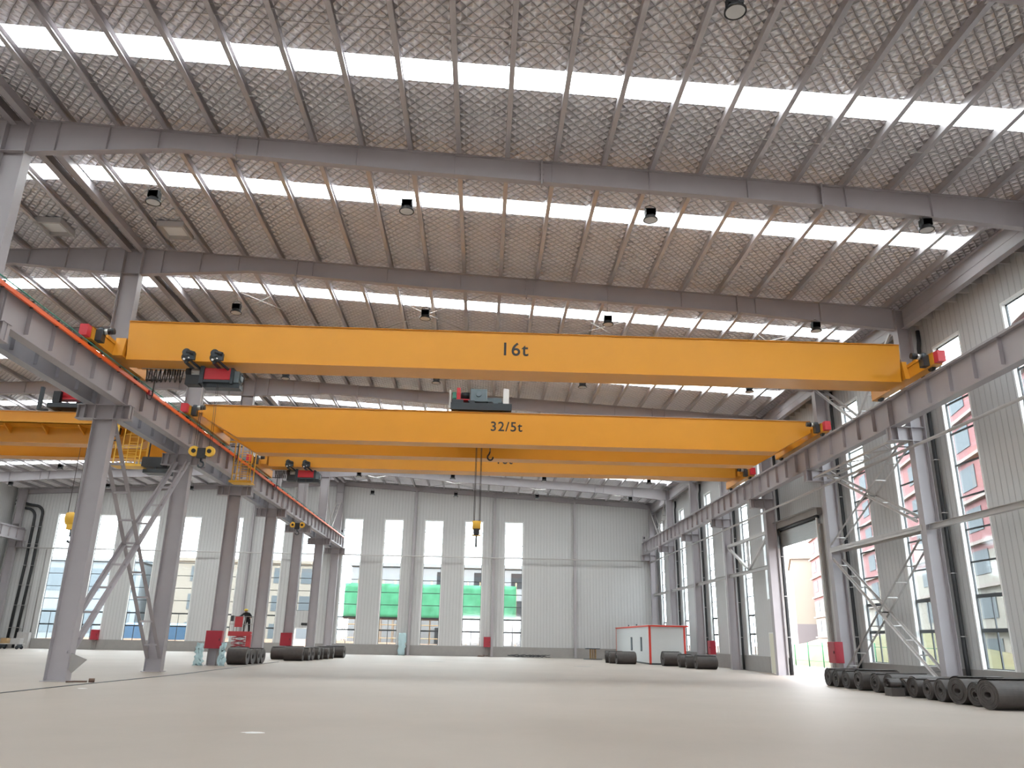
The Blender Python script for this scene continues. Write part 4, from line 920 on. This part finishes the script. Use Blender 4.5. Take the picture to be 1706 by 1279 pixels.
for z in (.55, 1.1):
    for y in (-.46, .46): m_.rect((-.8, y, PZ+z), (.8, y, PZ+z), .04, .04)
    for x in (-.8, .8): m_.rect((x, -.46, PZ+z), (x, .46, PZ+z), .04, .04)
m_.build('guard_railing', plinth_m, t)
MB().box(-.45, .12, -.53, -.5, PZ+.35, PZ+1.08).build('sign_board', lift_red, t)
MB().box(-.75, -.55, -.6, -.48, PZ+.75, PZ+1.15).build('control_panel', dark, t, .01)
# person: skinned skeleton, leaning over the rail
def skinned(name, pts, edges, rad, m, parent, root=0, sub=2):
    me = bpy.data.meshes.new(name); me.from_pydata(pts, edges, []); o = bpy.data.objects.new(name, me); COL.objects.link(o); o.parent = parent
    md = o.modifiers.new('skin', 'SKIN'); md.use_smooth_shade = True
    for i, r in enumerate(rad):
        sv = me.skin_vertices[0].data[i]; sv.radius = (r, r) if isinstance(r, (int, float)) else r; sv.use_root = (i == root)
    s = o.modifiers.new('sub', 'SUBSURF'); s.levels = sub; s.render_levels = sub
    me.materials.append(m); return o
T = thing('person', 'person in dark clothes and yellow helmet leaning over the railing of the red lift', 'person', (LXc+.30, LYc-.02, PZ+.02)); T.scale = (1.1, 1, .92)
pts = [(0, .08, .92), (0, .04, 1.08), (-.02, -.08, 1.28), (-.05, -.19, 1.42), (-.06, -.25, 1.50),
       (-.10, .08, .88), (-.15, .02, .48), (-.17, .1, .09), (-.17, -.05, .05), (.11, .08, .88), (.15, .04, .48), (.17, .12, .09), (.17, -.03, .05),
       (-.22, -.18, 1.38), (-.42, -.27, 1.18), (-.60, -.42, 1.10), (.14, -.18, 1.38), (.31, -.22, 1.16), (.33, -.42, 1.08)]
ed = [(0, 1), (1, 2), (2, 3), (3, 4), (0, 5), (5, 6), (6, 7), (7, 8), (0, 9), (9, 10), (10, 11), (11, 12), (3, 13), (13, 14), (14, 15), (3, 16), (16, 17), (17, 18)]
rad = [(.18, .13), (.17, .13), (.20, .14), (.16, .11), .06, .12, .085, .06, .055, .12, .085, .06, .055, .09, .065, .05, .09, .065, .05]
skinned('body', pts, ed, rad, cloth, T)
hd = MB(); hd.sphere((-.07, -0.320, 1.60), .105, (.85, 1, 1.12)); hd.sphere((-.07, -0.430, 1.585), .02, (.8, 1, 1.2), 8, 6)
for s in (-1, 1): hd.sphere((-.07+s*.092, -0.320, 1.59), .025, (.5, .9, 1.2), 8, 6)
hd.build('head', skin, T)
ey = MB()
for s in (-1, 1): ey.sphere((-.07+s*.035, -0.412, 1.615), .012, (1, .6, 1), 8, 6)
ey.box(-.095, -.045, -.418, -.41, 1.54, 1.547); ey.build('eyes_and_mouth', dark, T)
hl = MB(); vs = hl.sphere((-.07, -0.320, 1.645), .15, (.92, 1.05, .9)); hl.v = [(a, b, max(c, 1.635)) for a, b, c in hl.v]; hl.cyl((-.07, -.34, 1.632), (-.07, -.34, 1.642), .165, 20); hl.build('helmet', helmet_m, T)
for s, w0, dr in ((-1, (-.60, -.42, 1.10), Vector((-.6, -.7, -.2))), (1, (.33, -.42, 1.08), Vector((0, -.9, -.3)))):
    w0 = Vector(w0); dr.normalize(); side = dr.cross(Vector((0, 0, 1))).normalized()
    P = [w0, w0+dr*.09]; E_ = [(0, 1)]; Rr = [.028, (.036, .018)]
    for k, (o2, l2) in enumerate(((-.03, .07), (-.01, .08), (.01, .075), (.028, .06))):
        a = w0+dr*.10+side*o2; b_ = a+dr*l2*.55+Vector((0, 0, -.008)); c_ = b_+dr*l2*.35+Vector((0, 0, -.03)); i0 = len(P)
        P += [a, b_, c_]; E_ += [(1, i0), (i0, i0+1), (i0+1, i0+2)]; Rr += [.010, .009, .008]
    a = w0+dr*.03+side*s*.035; i0 = len(P); P += [a, a+side*s*.02+dr*.04]; E_ += [(0, i0), (i0, i0+1)]; Rr += [.012, .009]
    skinned('hand', P, E_, Rr, skin, T, 0, 1)
# ------------------------------------------------------------------ outside
soil = mat('orange_soil', (.16, .085, .045), .9, 0, (.25, .4)); road = mat('pale_road', (.17, .165, .155), .8, 0, (.4, .1)); gr_m = mat('green_scrub', (.13, .12, .055), .9, 0, (.6, .5))
net_m = mat('green_scaffold_net', (.035, .20, .095), .7, 0, (.7, .3)); b_white = mat('white_facade', (.22, .22, .225), .7); b_cream = mat('cream_facade', (.19, .17, .14), .7); b_red = mat('red_facade', (.17, .045, .045), .7, 0, (1, .1)); b_blue = mat('pale_blue_facade', (.185, .215, .235), .6, 0, (.5, .15))
b_grey = mat('grey_facade', (.11, .10, .105), .7); win_m = mat('facade_glass', (.085, .10, .11), .6, spec=.1); blue_m = mat('blue_sheet_roof', (.03, .09, .17), .6)
g_ = MB(); g_.add([(-400, -200, -.25), (400, -200, -.25), (400, 600, -.25), (-400, 600, -.25)], [(0, 1, 2, 3)]); struct('ground', g_, soil)
tag(MB().box(XW+.3, 34, -20, 110, -.24, -.12).build('road', road), 'pale paved yard outside the right wall', 'paving', kind='structure')
def building(name, lab, O, ang, Lx, Dy, H_, m, floors, bays_, wm=win_m, ww=.45, band=None, base=None):
    """front face on local y=0 looking towards -y"""
    t = thing(name, lab, 'building', (O[0], O[1], -.2), ang)
    z = 0
    if base: MB().box(0, Lx, 0, Dy, 0, base[0]).build('lower_storeys', base[1], t); z = base[0]
    MB().box(0, Lx, 0, Dy, z, H_).build('walls', m, t)
    MB().box(-.3, Lx+.3, -.3, Dy, H_, H_+.5).build('parapet', band or m, t)
    fh = H_/floors; bw = Lx/bays_
    for i in range(bays_):
        for j in range(floors):
            f = MB(); a = i*bw+bw*(.5-ww/2); c = j*fh+fh*.28; f.box(a, a+bw*ww, -.06, .02, c, c+fh*.55); f.build('window', wm, t)
    if band:
        for j in range(1, floors): MB().box(-.1, Lx+.1, -.35, 0, j*fh-.12, j*fh+.12).build('balcony_band', band, t)
    return t
d_ = math.atan2(40, 10)
b_pale = mat('pale_band', (.20, .16, .14), .7)
building('apartment_block', 'long red apartment block with pale balcony bands seen through the right wall windows', (58, 139, 0), d_+math.pi, 114, 14, 22.5, b_red, 7, 16, band=b_pale, base=(9.0, b_cream))
building('office_building', 'cream building with tall windows seen through the open roller door', (66, 170), R_(-110), 26, 12, 17, b_cream, 3, 4, ww=.35, base=(5.5, b_grey))
building('unfinished_building', 'white building with dark window openings behind the green netting', (-20, 124), 0, 40, 14, 12.3, b_white, 3, 7, wm=mat('dark_opening', (.02, .02, .023), .8), ww=.42)
building('office_building', 'cream and white building with blue glass seen through the left bay windows', (-52, 130), R_(4), 26, 12, 13, b_cream, 3, 6, ww=.5, base=(.5, b_white))
building('factory_building', 'pale blue factory behind the leftmost windows', (-96, 128), R_(2), 42, 14, 12.5, b_blue, 2, 8, wm=mat('pale_blue_glass', (.10, .13, .15), .4), ww=.7)
t = thing('scaffold', 'scaffold wrapped in green safety netting seen through the main bay windows', 'scaffold', (0, 0, -.2))
m_ = MB(); n1 = 34; vs = []
for j in range(9):
    for i in range(n1+1): vs.append((-19.5+24.5*i/n1, 116+.22*math.sin(i*1.9+j)+rr.uniform(-.08, .08), 4.5+4.7*j/8))
m_.add(vs, [(j*(n1+1)+i, j*(n1+1)+i+1, (j+1)*(n1+1)+i+1, (j+1)*(n1+1)+i) for j in range(8) for i in range(n1)], True)
o = m_.build('green_net', net_m, t); md = o.modifiers.new('thick', 'SOLIDIFY'); md.thickness = .02
m_ = MB()
for i in range(15):
    for y in (116.4, 118.2): m_.cyl((-19.5+24.5*i/14, y, 0), (-19.5+24.5*i/14, y, 9.8), .05, 6)
for z in (1.8, 3.6, 5.4, 7.2, 9.0):
    for y in (116.4, 118.2): m_.cyl((-19.5, y, z), (5, y, z), .05, 6)
m_.build('scaffold_poles', wood, t)
MB().box(-19.5, 5, 116.3, 118.2, 4.3, 4.5).build('plank_deck', scrap_m, t)
t = thing('site_fence', 'green fence panels on the bank beyond the roller door', 'fence', (0, 0, 0)); m_ = MB()
for i in range(9): m_.cyl((30, 52+i*3.2, -.2), (30, 52+i*3.2, 2.0), .05, 6)
for z in (.4, 1.7): m_.rect((30, 52, z), (30, 77.6, z), .04, .04)
m_.build('fence_posts', net_m, t)
def bank(x0, x1, y0, y1, h, m, lab, name='earth_bank'):
    b = MB(); nx, ny = 14, 14; vs = []
    for j in range(ny+1):
        for i in range(nx+1):
            e = math.sin(math.pi*i/nx)**.5*math.sin(math.pi*j/ny)**.5 if 0 < i < nx and 0 < j < ny else 0
            vs.append((x0+(x1-x0)*i/nx, y0+(y1-y0)*j/ny, -.26+h*e*rr.uniform(.75, 1.1)))
    b.add(vs, [(j*(nx+1)+i, j*(nx+1)+i+1, (j+1)*(nx+1)+i+1, (j+1)*(nx+1)+i) for j in range(ny) for i in range(nx)], True)
    tag(b.build(name, m), lab, 'ground', kind='structure')
bank(31, 48, 50, 100, 3.2, gr_m, 'green and brown bank beyond the yard')
bank(-70, 12, 92, 112, 1.5, soil, 'mounds of orange soil outside the far wall')
tag(MB().hexa([(-44, 100, .6), (-32, 100, .6), (-32, 104, .6), (-44, 104, .6), (-44, 100, 2.6), (-32, 100, 2.6), (-32, 104, 2.9), (-44, 104, 2.9)]).build('site_shed', blue_m), 'low blue sheet roofed shed outside the left bay windows', 'shed')
